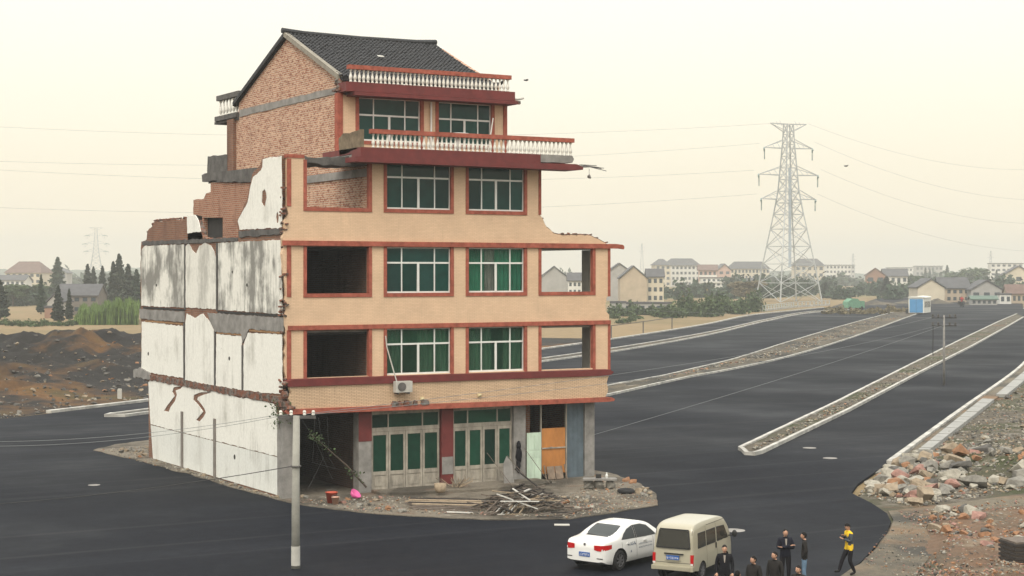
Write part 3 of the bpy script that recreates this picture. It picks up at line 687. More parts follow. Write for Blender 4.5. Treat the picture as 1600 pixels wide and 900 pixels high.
def asphaltmat():
    m, t, p = newmat('fresh_asphalt'); c = coords(t)
    f = nz(t, .05, 4, .5, c); fine = nz(t, 22, 3, .6, c)
    a = mixc(t, rampn(t, f, .35, .65), (.0042,.0056,.0100,1), (.0100,.0120,.0175,1))
    # roller seams along the road heading
    mp = t.nodes.new('ShaderNodeMapping'); mp.inputs['Rotation'].default_value = (0,0,-math.radians(38.5)); mp.inputs['Scale'].default_value = (.012,.35,1)
    t.links.new(c, mp.inputs[0])
    a = mixc(t, rampn(t, nz(t, 1, 3, .5, mp.outputs[0]), .5, .62, (0,0,0,1), (.5,.5,.5,1)), a, (.016,.0185,.025,1))
    a = mixc(t, rampn(t, nz(t, .12, 8, .7, c), .48, .72, (0,0,0,1), (.5,.5,.5,1)), a, (.022,.0235,.028,1))
    a = mixc(t, 1.0, a, rampn(t, nz(t, 2.2, 8, .8, c), .3, .7, (.62,.62,.62,1), (1.3,1.3,1.3,1)), 'MULTIPLY')
    mp2 = t.nodes.new('ShaderNodeMapping'); mp2.inputs['Rotation'].default_value = (0,0,-math.radians(38.5)); mp2.inputs['Scale'].default_value = (.01,.9,1)
    t.links.new(c, mp2.inputs[0])
    a = mixc(t, rampn(t, nz(t, 1, 2, .5, mp2.outputs[0]), .60, .66, (0,0,0,1), (.45,.45,.45,1)), a, (.030,.031,.034,1))
    a = mixc(t, .6, a, rampn(t, fine, .3, .7, (.5,.5,.5,1), (1.0,1.0,1.0,1)), 'MULTIPLY')
    t.links.new(a, p.inputs['Base Color']); p.inputs['Specular IOR Level'].default_value = .08; t.links.new(rampn(t, nz(t, .06, 6, .6, c), .35, .65, (.6,.6,.6,1), (.95,.95,.95,1)), p.inputs['Roughness'])
    bump(t, p, fine, .25, .02)
    return m
M['asphalt'] = asphaltmat()
M['kerb'] = plain('pale_kerb', (.43,.42,.385,1), .9, .5, .9, 0, .2)
M['slabs'] = plain('pavement_slab', (.27,.27,.255,1), .9, .2, .6)

ground = MB().grid(lambda u, v: (lerp(-2900,2900,u), lerp(-2900,2900,v), -.14), 24, 24).build('ground', M['field'], fix=False, kind='structure')
LE = [(-70,-7),(-1.4,46.9),(11.9,56.6),(105.8,134.9),(160.4,184.5),(215.7,238.9),(280.5,290),(345,345),(420,420)]
RE = [(480,400),(380,310),(322,256),(230,166),(113.6,62.7),(54.3,14.6),(32.3,-3.2),(25.5,-8.6)] + [gp(*p) for p in [(1330,770),(1362,786),(1386,802),(1392,815),(1386,832),(1368,853),(1345,878),(1310,902)]] + [(-2,-40),(-10,-70),(-80,-90)]
MB().slab(LE+RE, [], UP, -.12, 0).build('road', M['asphalt'], kind='structure')

def offset(pts, w):
    out = []; n = len(pts)
    for i, p in enumerate(pts):
        a, b = pts[max(i-1,0)], pts[min(i+1,n-1)]
        L = math.dist(a,b); nx, ny = -(b[1]-a[1])/L, (b[0]-a[0])/L
        out.append((p[0]+nx*w, p[1]+ny*w))
    return out
def dense(pts, step=3.0):
    out = []
    for a, b in zip(pts, pts[1:]):
        k = max(1, int(math.dist(a,b)/step))
        out += [(lerp(a[0],b[0],j/k), lerp(a[1],b[1],j/k)) for j in range(k)]
    return out+[pts[-1]]
def smooth_line(pts, step=3.0):
    d = [0]
    for a, b in zip(pts, pts[1:]): d.append(d[-1]+math.dist(a,b))
    n = int(d[-1]/step)
    fx = list(zip(d,[p[0] for p in pts])); fy = list(zip(d,[p[1] for p in pts]))
    return [(sinterp(d[-1]*i/n, fx), sinterp(d[-1]*i/n, fy)) for i in range(n+1)]
def kerb_mb(mb, pts, wd, h, z0=-.05):
    o = offset(pts, wd)
    for i in range(len(pts)-1):
        a, b, c, e = pts[i], pts[i+1], o[i+1], o[i]
        j = random.uniform(-.006,.006); g = .012
        a2 = (lerp(a[0],b[0],g), lerp(a[1],b[1],g)); e2 = (lerp(e[0],c[0],g), lerp(e[1],c[1],g))
        mb.add([(*a2,z0),(*b,z0),(*c,z0),(*e2,z0),(*a2,h+j),(*b,h+j),(*c,h+j),(*e2,h+j)], [(4,5,6,7),(0,1,5,4),(1,2,6,5),(2,3,7,6),(3,0,4,7)])
    return mb
def median(name, L, R, fillmat, kw, h, bump_h=.12, rocks=0):
    """kerbed strip between a left and a right edge line"""
    root = MB().grid(lambda u, v: (0,0,0), 1, 1)
    n = 60
    def pt(line, u):
        k = u*(len(line)-1); i = min(int(k), len(line)-2); return tuple(lerp(line[i][q], line[i+1][q], k-i) for q in (0,1))
    m = MB()
    def fn(u, v):
        a, b = pt(L,u), pt(R,u); x, y = lerp(a[0],b[0],v), lerp(a[1],b[1],v)
        return (x, y, h*.6+bump_h*noise.fractal(Vector((x*.5,y*.5,0)),1,2,4)*(1 if .1<v<.9 else .1))
    o = m.grid(fn, n*3, 8).build(name, fillmat, kind='structure', fix=False, smooth=True)
    kerb_mb(MB(), L, -kw, h).build('kerb', M['kerb'], o); kerb_mb(MB(), R, kw, h).build('kerb', M['kerb'], o)
    return o
# island nearest the camera: nose at (1150,707)
isl_L = [gp(*p) for p in [(1153,703),(1300,633),(1420,572),(1500,532),(1560,503),(1588,491)]]
isl_R = [gp(*p) for p in [(1192,709),(1330,642),(1440,583),(1520,542),(1575,511),(1600,496)]]
isl_L, isl_R = dense(isl_L,2.5), dense(isl_R,2.5)
island = median('road_island', isl_L, isl_R, M['rubble_earth'], .24, .2)
nose = [isl_L[0], (isl_L[0][0]-.35, isl_L[0][1]-.7), gp(1163,711), gp(1180,712), isl_R[0]]
kerb_mb(MB(), nose, .25, .2).build('kerb', M['kerb'], island)
mA_R = smooth_line([(27,29.5)]+[gp(*p) for p in [(950,619),(1080,590),(1150,577),(1222,561),(1317,533),(1411,499),(1438,489)]], 3)
mA_L = smooth_line([(28,32.5)]+[gp(*p) for p in [(950,604),(1033,589),(1080,578),(1137,564.5),(1222,538),(1317,509.5),(1397,488),(1410,485)]], 3)
M['median_earth'] = groundmat('median_earth', [(.13,.11,.08,1)], [((.06,.057,.05,1), .12, .45, .58), ((.30,.27,.215,1), .6, .58, .7)], .9, 2)
median('central_median', mA_L, mA_R, M['median_earth'], .22, .18, .25)
mD_R = smooth_line([(6.5,44.3),(50,76.5)]+[gp(*p) for p in [(948,552),(1100,525.5),(1200,502),(1270,489),(1335,484)]], 4)
mD_L = smooth_line([(6.0,46.2),(50,79)]+[gp(*p) for p in [(948,546.5),(1100,521),(1200,499),(1270,487),(1335,483)]], 4)
md = median('side_median', mD_L, mD_R, M['median_earth'], .3, .18, .03)
kerb_mb(MB(), [(6.0,46.2),(5.2,45.0),(6.5,44.3)], .3, .2).build('kerb', M['kerb'], md)
# outer kerbs
kl = smooth_line([gp(80,645),(11.9,56.6),(105.8,134.9),(160.4,184.5),(215.7,238.9),(280.5,290)], 3)
kerb_mb(MB(), kl, .5, .18).build('kerb', M['kerb'], kind='structure')
kr = smooth_line([gp(1385,724),gp(1480,655),gp(1600,566),(230,166),(322,256)], 3)
kerb_mb(MB(), kr, -.3, .16).build('kerb', M['kerb'], kind='structure')
# strip of paving slabs beside the right kerb, each slab a piece
pav = MB().slab([gp(1400,722),gp(1430,718),gp(1640,560),gp(1610,560)], [], UP, -.1, .03).build('pavement_bed', M['dirt'], kind='structure')
def slab_run(a0, a1, b0, b1, n):
    for i in range(n):
        t0, t1 = i/n+.004, (i+1)/n-.004
        q = [(lerp(a0[0],a1[0],t0),lerp(a0[1],a1[1],t0)),(lerp(a0[0],a1[0],t1),lerp(a0[1],a1[1],t1)),(lerp(b0[0],b1[0],t1),lerp(b0[1],b1[1],t1)),(lerp(b0[0],b1[0],t0),lerp(b0[1],b1[1],t0))]
        MB().slab(q, [], UP, -.05, .2+random.uniform(-.012,.012)).build('paving_slab', M['slabs'], pav)
slab_run(gp(1422,718), gp(1535,626), gp(1440,718), gp(1554,627), 10)
slab_run(gp(1556,620), gp(1606,578), gp(1573,620), gp(1624,578), 4)

def terrain(name, mat, org, du, ru, rv, nu, nv, hf, **kw):
    """grid patch: org + u*du + v*right normal"""
    nx, ny = du[1], -du[0]
    def fn(a, b):
        u, v = lerp(*ru, a), lerp(*rv, b)
        x, y = org[0]+du[0]*u+nx*v, org[1]+du[1]*u+ny*v
        return (x, y, hf(u, v, x, y))
    return MB().grid(fn, nu, nv).build(name, mat, fix=False, smooth=True, kind='structure', **kw), fn
def fr(x, y, s, o=5, z=0): return noise.fractal(Vector((x*s, y*s, z)), 1.0, 2.1, o)
DU = (.7855, .6188)
# left: spoil heaps behind the kerb
def h_left(u, v, x, y):
    v = -v
    k = max(0, min(1, (v-.8)/24)); k2 = max(0, min(1, (70-v)/30)); k3 = max(0, min(1, (130-(u-1.45*v))/16))
    k = k*k*(3-2*k); 
    n = fr(x,y,.035,6)
    r = abs(fr(x,y,.09,5,7))
    return -.13 + k*k2*k3*(1.9+1.8*n+1.6*r+.9*fr(x,y,.22,5,4)) + k*.6*fr(x,y,.5,6)*k3
bank, bank_f = terrain('spoil_bank', M['earth'], (-70,-7), DU, (20,235), (-72,-.9), 260, 130, h_left)
# right: rubble ground along the kerb
def h_right(u, v, x, y):
    k = max(0, min(1, (v-5.5)/14)) * max(0, min(1, (u-44)/16))
    n = fr(x,y,.07,6,3)
    big = k*(1.9+1.7*n+.9*abs(fr(x,y,.2,4,9)))
    # broken ridge of rocks across the end of the pavement
    ridge = math.exp(-((u-42.0+.10*v)/3.0)**2) * max(0,min(1,(v-0.6)/3)) * .95
    base = -.06 + .06*fr(x,y,.4,4)*min(1,max(0,v*.4))
    return base + max(0,big) + ridge*(.8+.6*fr(x,y,.3,4,2))
RO = (0.0, -29.0)      # origin on the right-hand road edge line
rub, rub_f = terrain('rubble_ground', M['rubble_earth'], RO, DU, (-16,150), (.5,75), 260, 170, h_right)
MB().slab([gp(*p) for p in [(1300,902),(1345,880),(1370,856),(1390,830),(1396,812),(1388,798),(1460,790),(1620,768),(1640,785),(1520,798),(1445,822),(1462,858),(1425,905)]], [], UP, -.1, -.005).build('dirt_track', M['dirt'], kind='structure')
M['red_soil'] = groundmat('red_soil', [(.19,.125,.085,1)], [((.12,.10,.075,1), .25, .5, .62), ((.30,.235,.17,1), .5, .55, .68), ((.085,.095,.04,1), .2, .62, .7)], .9, 3)
rs_q = [gp(1418,905), gp(1455,795), gp(1780,778), gp(1780,905)]
def h_soil(u, v):
    a = tuple(lerp(rs_q[0][q], rs_q[1][q], v) for q in (0,1)); b = tuple(lerp(rs_q[3][q], rs_q[2][q], v) for q in (0,1))
    x, y = lerp(a[0],b[0],u), lerp(a[1],b[1],u); e = min(1, min(u,v,1-v,1-u)*6)
    return (x, y, -.07 + e*(.16+.30*fr(x,y,.22,6,1)+.10*fr(x,y,1.1,5,2)))
soil = MB().grid(h_soil, 150, 150).build('red_soil_patch', M['red_soil'], fix=False, smooth=True, kind='structure')
def z_soil(x, y): return max(0, .06+.30*fr(x,y,.22,6,1)+.10*fr(x,y,1.1,5,2))
def hull(rnd, n, sc3=(1,1,1)):
    bm = bmesh.new()
    for i in range(n):
        d = Vector((rnd.gauss(0,1),rnd.gauss(0,1),rnd.gauss(0,1))).normalized()*rnd.uniform(.75,1.05); bm.verts.new((d.x*sc3[0],d.y*sc3[1],d.z*sc3[2]))
    r = bmesh.ops.convex_hull(bm, input=bm.verts)
    bmesh.ops.delete(bm, geom=[v for v in bm.verts if not v.link_faces], context='VERTS')
    bm.verts.index_update(); m = MB(); m.v = [tuple(v.co) for v in bm.verts]; m.f = [tuple(v.index for v in f.verts) for f in bm.faces]; m.m = [0]*len(m.f); bm.free()
    return m
_chr = random.Random(77); CHIPS = []
def chip(m, c, s, mi, rnd):
    if not CHIPS: CHIPS.extend(hull(_chr, 8, (1,_chr.uniform(.5,.9),_chr.uniform(.35,.7))) for _ in range(10))
    h = rnd.choice(CHIPS); r = Matrix.Rotation(rnd.uniform(0,6.3),3,'Z') @ Matrix.Rotation(rnd.uniform(-.6,.6),3,'X')
    m.add([Vector(c) + (r @ Vector(p))*s for p in h.v], h.f, mi)
def rock_protos(rnd, n=6):
    out = []
    for i in range(n):
        sc3 = (1, rnd.uniform(.55,.95), rnd.uniform(.4,.8)); out.append(hull(rnd, 13, sc3))
    return out
rk = random.Random(11)
RM = [plain('rock_grey', (.20,.19,.165,1), .9, .4, 3, 0, .5), plain('rock_pale', (.31,.29,.24,1), .9, .35, 3, 0, .5), plain('rock_tan', (.25,.20,.14,1), .9, .35, 3, 0, .5),
      plain('rock_orange', (.26,.135,.07,1), .9, .35, 3, 0, .5), plain('rock_dark', (.085,.08,.072,1), .9, .4, 3, 0, .5), plain('rock_pink', (.27,.15,.12,1), .9, .35, 3, 0, .5)]
PROT = rock_protos(rk, 9)
RMESH = [[p.mesh('rock', m) for p in PROT] for m in RM]
def zat(u_org, x, y, hf):
    dx, dy = x-u_org[0], y-u_org[1]
    u = dx*DU[0]+dy*DU[1]; v = dx*DU[1]-dy*DU[0]
    return hf(u, v, x, y)
def inpoly(p, poly):
    c = False; n = len(poly)
    for i in range(n):
        a, b = poly[i], poly[i-1]
        if (a[1] > p[1]) != (b[1] > p[1]) and p[0] < (b[0]-a[0])*(p[1]-a[1])/(b[1]-a[1])+a[0]: c = not c
    return c
def scatter(poly, n, rnd):
    xs = [p[0] for p in poly]; ys = [p[1] for p in poly]; out = []
    while len(out) < n:
        p = (rnd.uniform(min(xs),max(xs)), rnd.uniform(min(ys),max(ys)))
        if inpoly(p, poly): out.append(p)
    return out
def put_rocks(pix, n, smin, smax, wts, parent, zf, power=2.2):
    for p in scatter(pix, n, rk):
        x, y = gp(*p); s = smin + (smax-smin)*rk.random()**power
        mi = rk.choices(range(6), wts)[0]
        link('rock', rk.choice(RMESH[mi]), parent, (x, y, zf(x,y)+s*.22), (rk.uniform(-.4,.4), rk.uniform(-.4,.4), rk.uniform(0,6.3)), s)
zr = lambda x, y: zat(RO, x, y, h_right)
put_rocks([(1348,768),(1392,722),(1440,712),(1490,742),(1480,775),(1430,787)], 140, .22, .85, [5,6,4,1.2,2,1], rub, zr)
put_rocks([(1440,712),(1520,700),(1610,725),(1610,760),(1490,772)], 70, .25, .95, [5,5,3,2,2,.8], rub, zr)
put_rocks([(1440,705),(1560,625),(1610,590),(1610,720),(1500,715)], 60, .12, .42, [4,3,4,1,3,.5], rub, zr)
put_rocks([(1430,812),(1480,795),(1610,810),(1610,850),(1540,865),(1470,835)], 60, .12, .55, [2,3,3,5,2,4], rub, z_soil)
def debris(name, pixpoly, n, smin, smax, mats, zf, parent=None, wts=None, **kw):
    """loose stones too small to pick apart: one mesh"""
    m = MB()
    for p in scatter(pixpoly, n, rk):
        x, y = gp(*p); s = rk.uniform(smin,smax)
        chip(m, (x,y,zf(x,y)+s*.2), s, rk.choices(range(len(mats)),wts)[0], rk)
    return m.build(name, mats, parent, fix=False, kind='stuff', **kw)
debris('small_rubble', [(1340,772),(1392,722),(1600,585),(1615,585),(1615,762),(1430,790)], 3600, .03, .17, RM, zr, rub, [5,4,5,.7,3,.4])
debris('small_rubble', [(1400,800),(1610,785),(1610,905),(1420,905),(1480,850)], 2200, .015, .11, RM, z_soil, rub, [2,3,3,5,2,3])
debris('small_rubble', [(1345,880),(1395,815),(1440,800),(1480,850),(1420,905)], 420, .015, .07, RM, lambda x,y: 0, rub)
zl = lambda x, y: (lambda dx, dy: h_left(dx*DU[0]+dy*DU[1], dx*DU[1]-dy*DU[0], x, y))(x+70, y+7)
m = MB()
for i in range(2600):
    v = -abs(rk.gauss(0,20))-1.0; u = rk.uniform(70,130)-1.2*v
    if v < -68: continue
    x, y = -70+DU[0]*u+DU[1]*v, -7+DU[1]*u-DU[0]*v
    s = .05+.36*rk.random()**3
    chip(m, (x,y,zl(x,y)+s*.15), s, rk.choices(range(6),[.9,.2,2,.8,9,0])[0], rk)
for i in range(500):
    u, v = rk.uniform(40,92), -rk.uniform(.2,3.0)
    x, y = -70+DU[0]*u+DU[1]*v, -7+DU[1]*u-DU[0]*v; s = rk.uniform(.06,.28)
    if u > 76: s *= .5
    chip(m, (x,y,zl(x,y)+.1), s, rk.choices(range(6),[4,4,3,1,3,0])[0], rk)
m.build('small_rubble', RM, bank, fix=False, kind='stuff')
# gravel yard in front of and around the house
yard_px = [(150,703),(175,697),(232,692),(300,716),(434,783),(560,802),(640,806),(760,812),(890,811),(960,801),(1028,788),(1024,775),(990,752),(930,736),(800,730),(400,690)]
yard_w = [gp(*p) for p in yard_px]
# yard outline in plan
yw = [gp(150,704),gp(230,691),(.0,19.5),(.0,20),(17.5,20)] 
yard_outer = [gp(146,704),gp(180,712),gp(222,721),gp(262,733),gp(300,742),gp(370,764),gp(432,781),gp(480,791),gp(560,801),gp(640,807),gp(760,813),gp(890,812),gp(960,802),gp(1028,790),gp(1026,776),gp(1002,757),gp(965,743),gp(930,736),(17.6,8),(17.4,22),(3,28),gp(180,695)]
yo = ragged(yard_outer, .12, .7, rk)
yard = MB().slab(yo, [], UP, -.03, .035).build('yard', M['gravel'], kind='structure')

debris('small_rubble', [(1172,705),(1300,640),(1430,574),(1590,495),(1592,497),(1440,579),(1320,641),(1185,706)], 700, .03, .16, RM, lambda x,y: .14, island, [4,3,4,1,4,.3])
cmed = bpy.data.objects['central_median']
debris('small_rubble', [(1000,600),(1137,568),(1222,545),(1317,514),(1397,490),(1411,495),(1317,528),(1222,556),(1080,586)], 700, .05, .28, RM, lambda x,y: .12, cmed, [4,3,5,1.5,4,.3])
# ================================================================== trees and plants
rt = random.Random(21)
def leafmat(name, c, var=.4):
    m, t, p = newmat(name)
    oi = t.nodes.new('ShaderNodeObjectInfo'); f = nz(t, .9, 4, .6, coords(t))
    dark = tuple(x*(1-var) for x in c[:3])+(1,); lite = tuple(x*(1+var) for x in c[:3])+(1,)
    col = rampn(t, f, .32, .68, dark, lite)
    col = mixc(t, .35, col, rampn(t, oi.outputs['Random'], 0, 1, (.6,.65,.6,1), (1.0,.95,.8,1)), 'MULTIPLY')
    t.links.new(col, p.inputs['Base Color']); p.inputs['Roughness'].default_value = .8; p.inputs['Specular IOR Level'].default_value = .2
    return m
M['conifer'] = leafmat('conifer_leaf', (.040,.050,.034,1)); M['conifer_g'] = leafmat('conifer_green_leaf', (.045,.068,.040,1))
M['leaf'] = leafmat('broad_leaf', (.065,.095,.042,1)); M['leaf_y'] = leafmat('yellow_green_leaf', (.105,.165,.045,1)); M['leaf_dry'] = leafmat('dry_leaf', (.17,.14,.08,1))
M['bark'] = plain('bark', (.085,.065,.05,1), .95, .4, 3)
def leafquad(m, p, s, rnd, mi=0):
    a = Vector((rnd.gauss(0,1),rnd.gauss(0,1),rnd.gauss(0,1))).normalized(); b = a.orthogonal().normalized()
    c = a.cross(b); q = rnd.uniform(0,6.3); b2 = b*math.cos(q)+c*math.sin(q); c2 = a.cross(b2)
    p = Vector(p); w_ = rnd.uniform(.5,.8)
    m.add([p-b2*s, p+c2*s*w_, p+b2*s, p-c2*s*w_], [(0,1,2,3)], mi)
def conifer_meshes(rnd, n, wide=.16, bare=.08):
    """unit height 1: crown of drooping tufts round a tapered trunk"""
    m = MB()
    for i in range(n):
        h = bare+(1-bare)*rnd.random()**1.25; R = wide*(1-h)**.75*(1.15 if h > .2 else .6+h*2)+.008
        a = rnd.uniform(0,6.3); lob = .75+.25*math.sin(a*3+h*22)+.2*math.sin(h*57+a)
        r = R*lob*math.sqrt(rnd.uniform(.15,1)); s = .025*(1.25-h*.6)
        leafquad(m, (r*math.cos(a), r*math.sin(a), h-.12*r), s*rnd.uniform(.7,1.5), rnd)
    t = MB().tube([(0,0,-.01),(.003,0,.3),(0,.002,.97)], [.018,.012,.002], 6)
    for k in range(14):
        h = .12+k*.055; a = k*2.4; R = wide*(1-h)*.9
        t.tube([(0,0,h),(R*math.cos(a),R*math.sin(a),h+.01)], [.004,.001], 4, cap=False)
    return m, t
def broad_meshes(rnd, n, lobes=9, flat=.8):
    m = MB(); cs = []
    for i in range(lobes):
        a = rnd.uniform(0,6.3); r = rnd.uniform(.05,.33); cs.append((r*math.cos(a), r*math.sin(a), rnd.uniform(.38,.82), rnd.uniform(.13,.24)))
    for i in range(n):
        c = rnd.choice(cs); d = Vector((rnd.gauss(0,1),rnd.gauss(0,1),rnd.gauss(0,1))).normalized()*c[3]*rnd.uniform(.55,1.05)
        leafquad(m, (c[0]+d.x, c[1]+d.y, c[2]+d.z*flat), .034*rnd.uniform(.6,1.5), rnd)
    t = MB().tube([(0,0,-.01),(.01,0,.25),(0,.01,.5)], [.03,.022,.012], 6)
    for c in cs: t.tube([(0,0,.28),(c[0]*.6,c[1]*.6,.45),(c[0],c[1],c[2])], [.013,.008,.003], 4, cap=False)
    return m, t
CON = []; BRO = []
for k in range(3):
    c, t = conifer_meshes(rt, 2600, (.15,.19,.13)[k]); CON.append((c, t.mesh('trunk', M['bark'])))
for k in range(3):
    c, t = broad_meshes(rt, 2400, (9,12,7)[k]); BRO.append((c, t.mesh('trunk', M['bark'])))
_tm = {}
def tree(kind, k, px, D, h, mat, label, group=None, name=None, wide=1.0, z=-.14):
    src = (CON if kind == 'conifer' else BRO)[k]; key = (kind, k, mat)
    if key not in _tm: _tm[key] = src[0].mesh('crown', M[mat], fix=False)
    x, y = at(px, D)
    root = empty(name or (kind+'_tree'), (x,y,z), rt.uniform(0,6.3), label=label, cat='tree', group=group)
    root.scale = (h*wide,h*wide,h)
    link('crown', _tm[key], root); link('trunk', src[1], root)
    return root
def hpx(base, top, D): return (base-top)/F_PX*D
def yD(y): return F_PX*10/(y-HORIZON)
# left side
L = [('conifer',1,0,498,436,'conifer','dark conifer cut by the left picture edge beside the field',1.25),
     ('conifer',0,91,503,445,'conifer','small reddish dark conifer in front of the dark-roofed farmhouse',1.1),
     ('conifer',1,90,470,401,'conifer_g','tall pale conifer rising behind the farmhouse gable',1.1),
     ('conifer',0,137,478,412,'conifer','conifer behind the right half of the farmhouse roof',1.0),
     ('conifer',2,146,478,416,'conifer','slim conifer just right of the one behind the farmhouse roof',1.0),
     ('conifer',2,160,480,415,'conifer','slim conifer standing alone right of the farmhouse',1.0),
     ('conifer',1,186,484,396,'conifer','tallest conifer above the reeds next to the torn house',.95),
     ('conifer',0,177,484,408,'conifer','conifer left of the tallest one above the reeds',1.0),
     ('conifer',0,200,486,412,'conifer','conifer right of the tallest one above the reeds',1.2),
     ('conifer',2,213,486,420,'conifer_g','conifer touching the torn side wall above the reeds',1.3),
     ('conifer',2,64,490,428,'conifer_g','thin sparse conifer left of the farmhouse with bare trunk',.8),
     ('conifer',2,108,500,450,'conifer','thin conifer in front of the farmhouse windows',.9)]
for kind,k,px,base,top,mt,lb,wd in L:
    D = yD(base); tree(kind,k,px,D,hpx(base,top,D),mt,lb,wide=wd*1.2)
for px,base,top,lb,wd in ((20,478,440,'round green tree left of the red brick shed',1.5),(45,476,440,'round green tree in front of the pale villa',1.6)):
    D = yD(base); tree('broadleaf',0,px,D,hpx(base,top,D),'leaf',lb,wide=wd)
# right side singles
for kind,k,px,base,top,mt,lb,wd in (
    ('conifer',1,1385,464,431,'conifer','dark pointed conifer by the blue-ended cabin',1.9),
    ('broadleaf',1,1511,452,417,'leaf','large round tree above the two-storey houses',1.75),
    ('conifer',2,1480,446,414,'conifer_g','pointed conifer just left of the large round tree',1.3),
    ('conifer',2,1446,446,418,'conifer_g','left one of two hazy conifers before the far blocks',1.0),
    ('conifer',2,1453,446,420,'conifer_g','right one of two hazy conifers before the far blocks',1.0),
    ('conifer',0,1557,448,421,'conifer_g','hazy conifer right of the large round tree',1.1),
    ('conifer',1,1120,481,455,'conifer','small dark conifer among bushes right of the grey shed',1.2),
    ('conifer',1,1290,465,440,'conifer','small dark tree behind the pylon legs',1.5),
    ('broadleaf',2,1165,470,436,'leaf_dry','dry brownish tree between bushes and white blocks',1.8),
    ('broadleaf',2,1433,455,428,'leaf','round tree left of the hazy conifer pair',1.5)):
    D = yD(base); tree(kind,k,px,D,hpx(base,top,D),mt,lb,wide=wd*1.2)
# hedges and bushes that read as one mass
def bushes(name, label_cat, spots, mat, leaf=.35, per=420):
    m = MB()
    for (px, base, wpx, hp) in spots:
        D = yD(base); x, y = at(px, D); sx_ = wpx/F_PX*D; sz_ = hp/F_PX*D
        for i in range(int(per)):
            d = Vector((rt.gauss(0,1),rt.gauss(0,1),rt.gauss(0,1))).normalized()*rt.uniform(.5,1.05)
            k = 1+.3*math.sin(d.x*5+px)+.25*math.sin(d.y*7+base)
            z = abs(d.z)*sz_*k
            leafquad(m, (x+d.x*sx_*.55*k, y+d.y*sx_*.55*k, z), leaf*D/500*rt.uniform(.6,1.5), rt)
    return m.build(name, M[mat], fix=False, kind='stuff')
sp = []
for px in range(1055,1190,9): sp.append((px+rt.uniform(-4,4), 497-(px-1055)*.09+rt.uniform(-4,3), 22, rt.uniform(14,32)))
for px in range(960,1060,10): sp.append((px, 492+rt.uniform(-4,4), 18, rt.uniform(8,16)))
bushes('bushes', '', sp, 'leaf', .42, 600)
sp = []
for px in range(860,1620,12): sp.append((px+rt.uniform(-6,6), 462+rt.uniform(-6,6), 26, rt.uniform(10,26)))
for px in range(-20,230,12): sp.append((px+rt.uniform(-6,6), 474+rt.uniform(-6,4), 24, rt.uniform(10,20)))
bushes('hedgerow', '', sp, 'conifer_g', .7, 300)
sp = [(px+rt.uniform(-8,8), 446+rt.uniform(-4,3), 34, rt.uniform(8,18)) for px in range(-40,1660,16)]
bushes('woodland', '', sp, 'conifer_g', .8, 200)
sp = [(px, 508+rt.uniform(-2,2), 16, rt.uniform(4,9)) for px in range(-10,120,9)] + [(px, 500+rt.uniform(-4,8), 14, rt.uniform(4,9)) for px in range(960,1000,9)]
bushes('undergrowth', '', sp, 'leaf', .3, 220)
sp = [(px+rt.uniform(-6,6), 487+rt.uniform(-3,4), 14, rt.uniform(3,7)) for px in range(1290,1420,8)] + [(1090+rt.uniform(-20,20), 492, 20, 26) for i in range(4)]
bushes('dry_scrub', '', sp, 'leaf_dry', .35, 220)
# reed bed
m = MB()
for i in range(5200):
    px = rt.uniform(117,216); D = rt.uniform(318,352); x, y = at(px, D)
    h = (3.0+1.2*min(1,max(0,(px-150)/30))+.5*math.sin(px*.35)+rt.uniform(-1.3,.5)) * (min(1,(px-114)/14))
    a = rt.uniform(0,6.3); b = rt.uniform(.2,.7); w_ = .09
    dx, dy = math.cos(a), math.sin(a)
    m.add([(x-dy*w_,y+dx*w_,-.14),(x+dy*w_,y-dx*w_,-.14),(x+dx*b*.4+dy*w_,y+dy*b*.4-dx*w_,h*.7),(x+dx*b*.4-dy*w_,y+dy*b*.4+dx*w_,h*.7),(x+dx*b*1.3,y+dy*b*1.3,h)], [(0,1,2,3),(3,2,4)])
m.build('reed_bed', M['leaf_y'], fix=False, kind='stuff')

# ================================================================== buildings in the distance
WALL = {'darkgrey': plain('far_dark_wall',(.17,.15,.13,1),.9,.3,.3), 'white': plain('far_white_wall',(.62,.61,.57,1),.9,.15,.3), 'cream': plain('far_cream_wall',(.55,.49,.38,1),.9,.15,.3), 'grey': plain('far_grey_wall',(.34,.33,.31,1),.9,.2,.3),
        'brick': plain('far_brick_wall',(.28,.17,.12,1),.9,.2,.3), 'tanb': plain('far_tan_wall',(.42,.34,.25,1),.9,.2,.3), 'pink': plain('far_pink_wall',(.48,.32,.26,1),.9,.2,.3)}
M['far_roof'] = plain('far_roof_tile',(.085,.085,.09,1),.85,.25,.6); M['far_roof_br'] = plain('far_roof_brown',(.15,.10,.085,1),.85,.25,.6)
M['far_win'] = plain('far_window_glass',(.05,.065,.075,1),.2,.2,.5); M['green_roof'] = plain('green_shed_roof',(.10,.15,.12,1),.7,.2,.5)
_win = MB().box(-.5,.5,-.04,.02,0,1).mesh('window', M['far_win'])
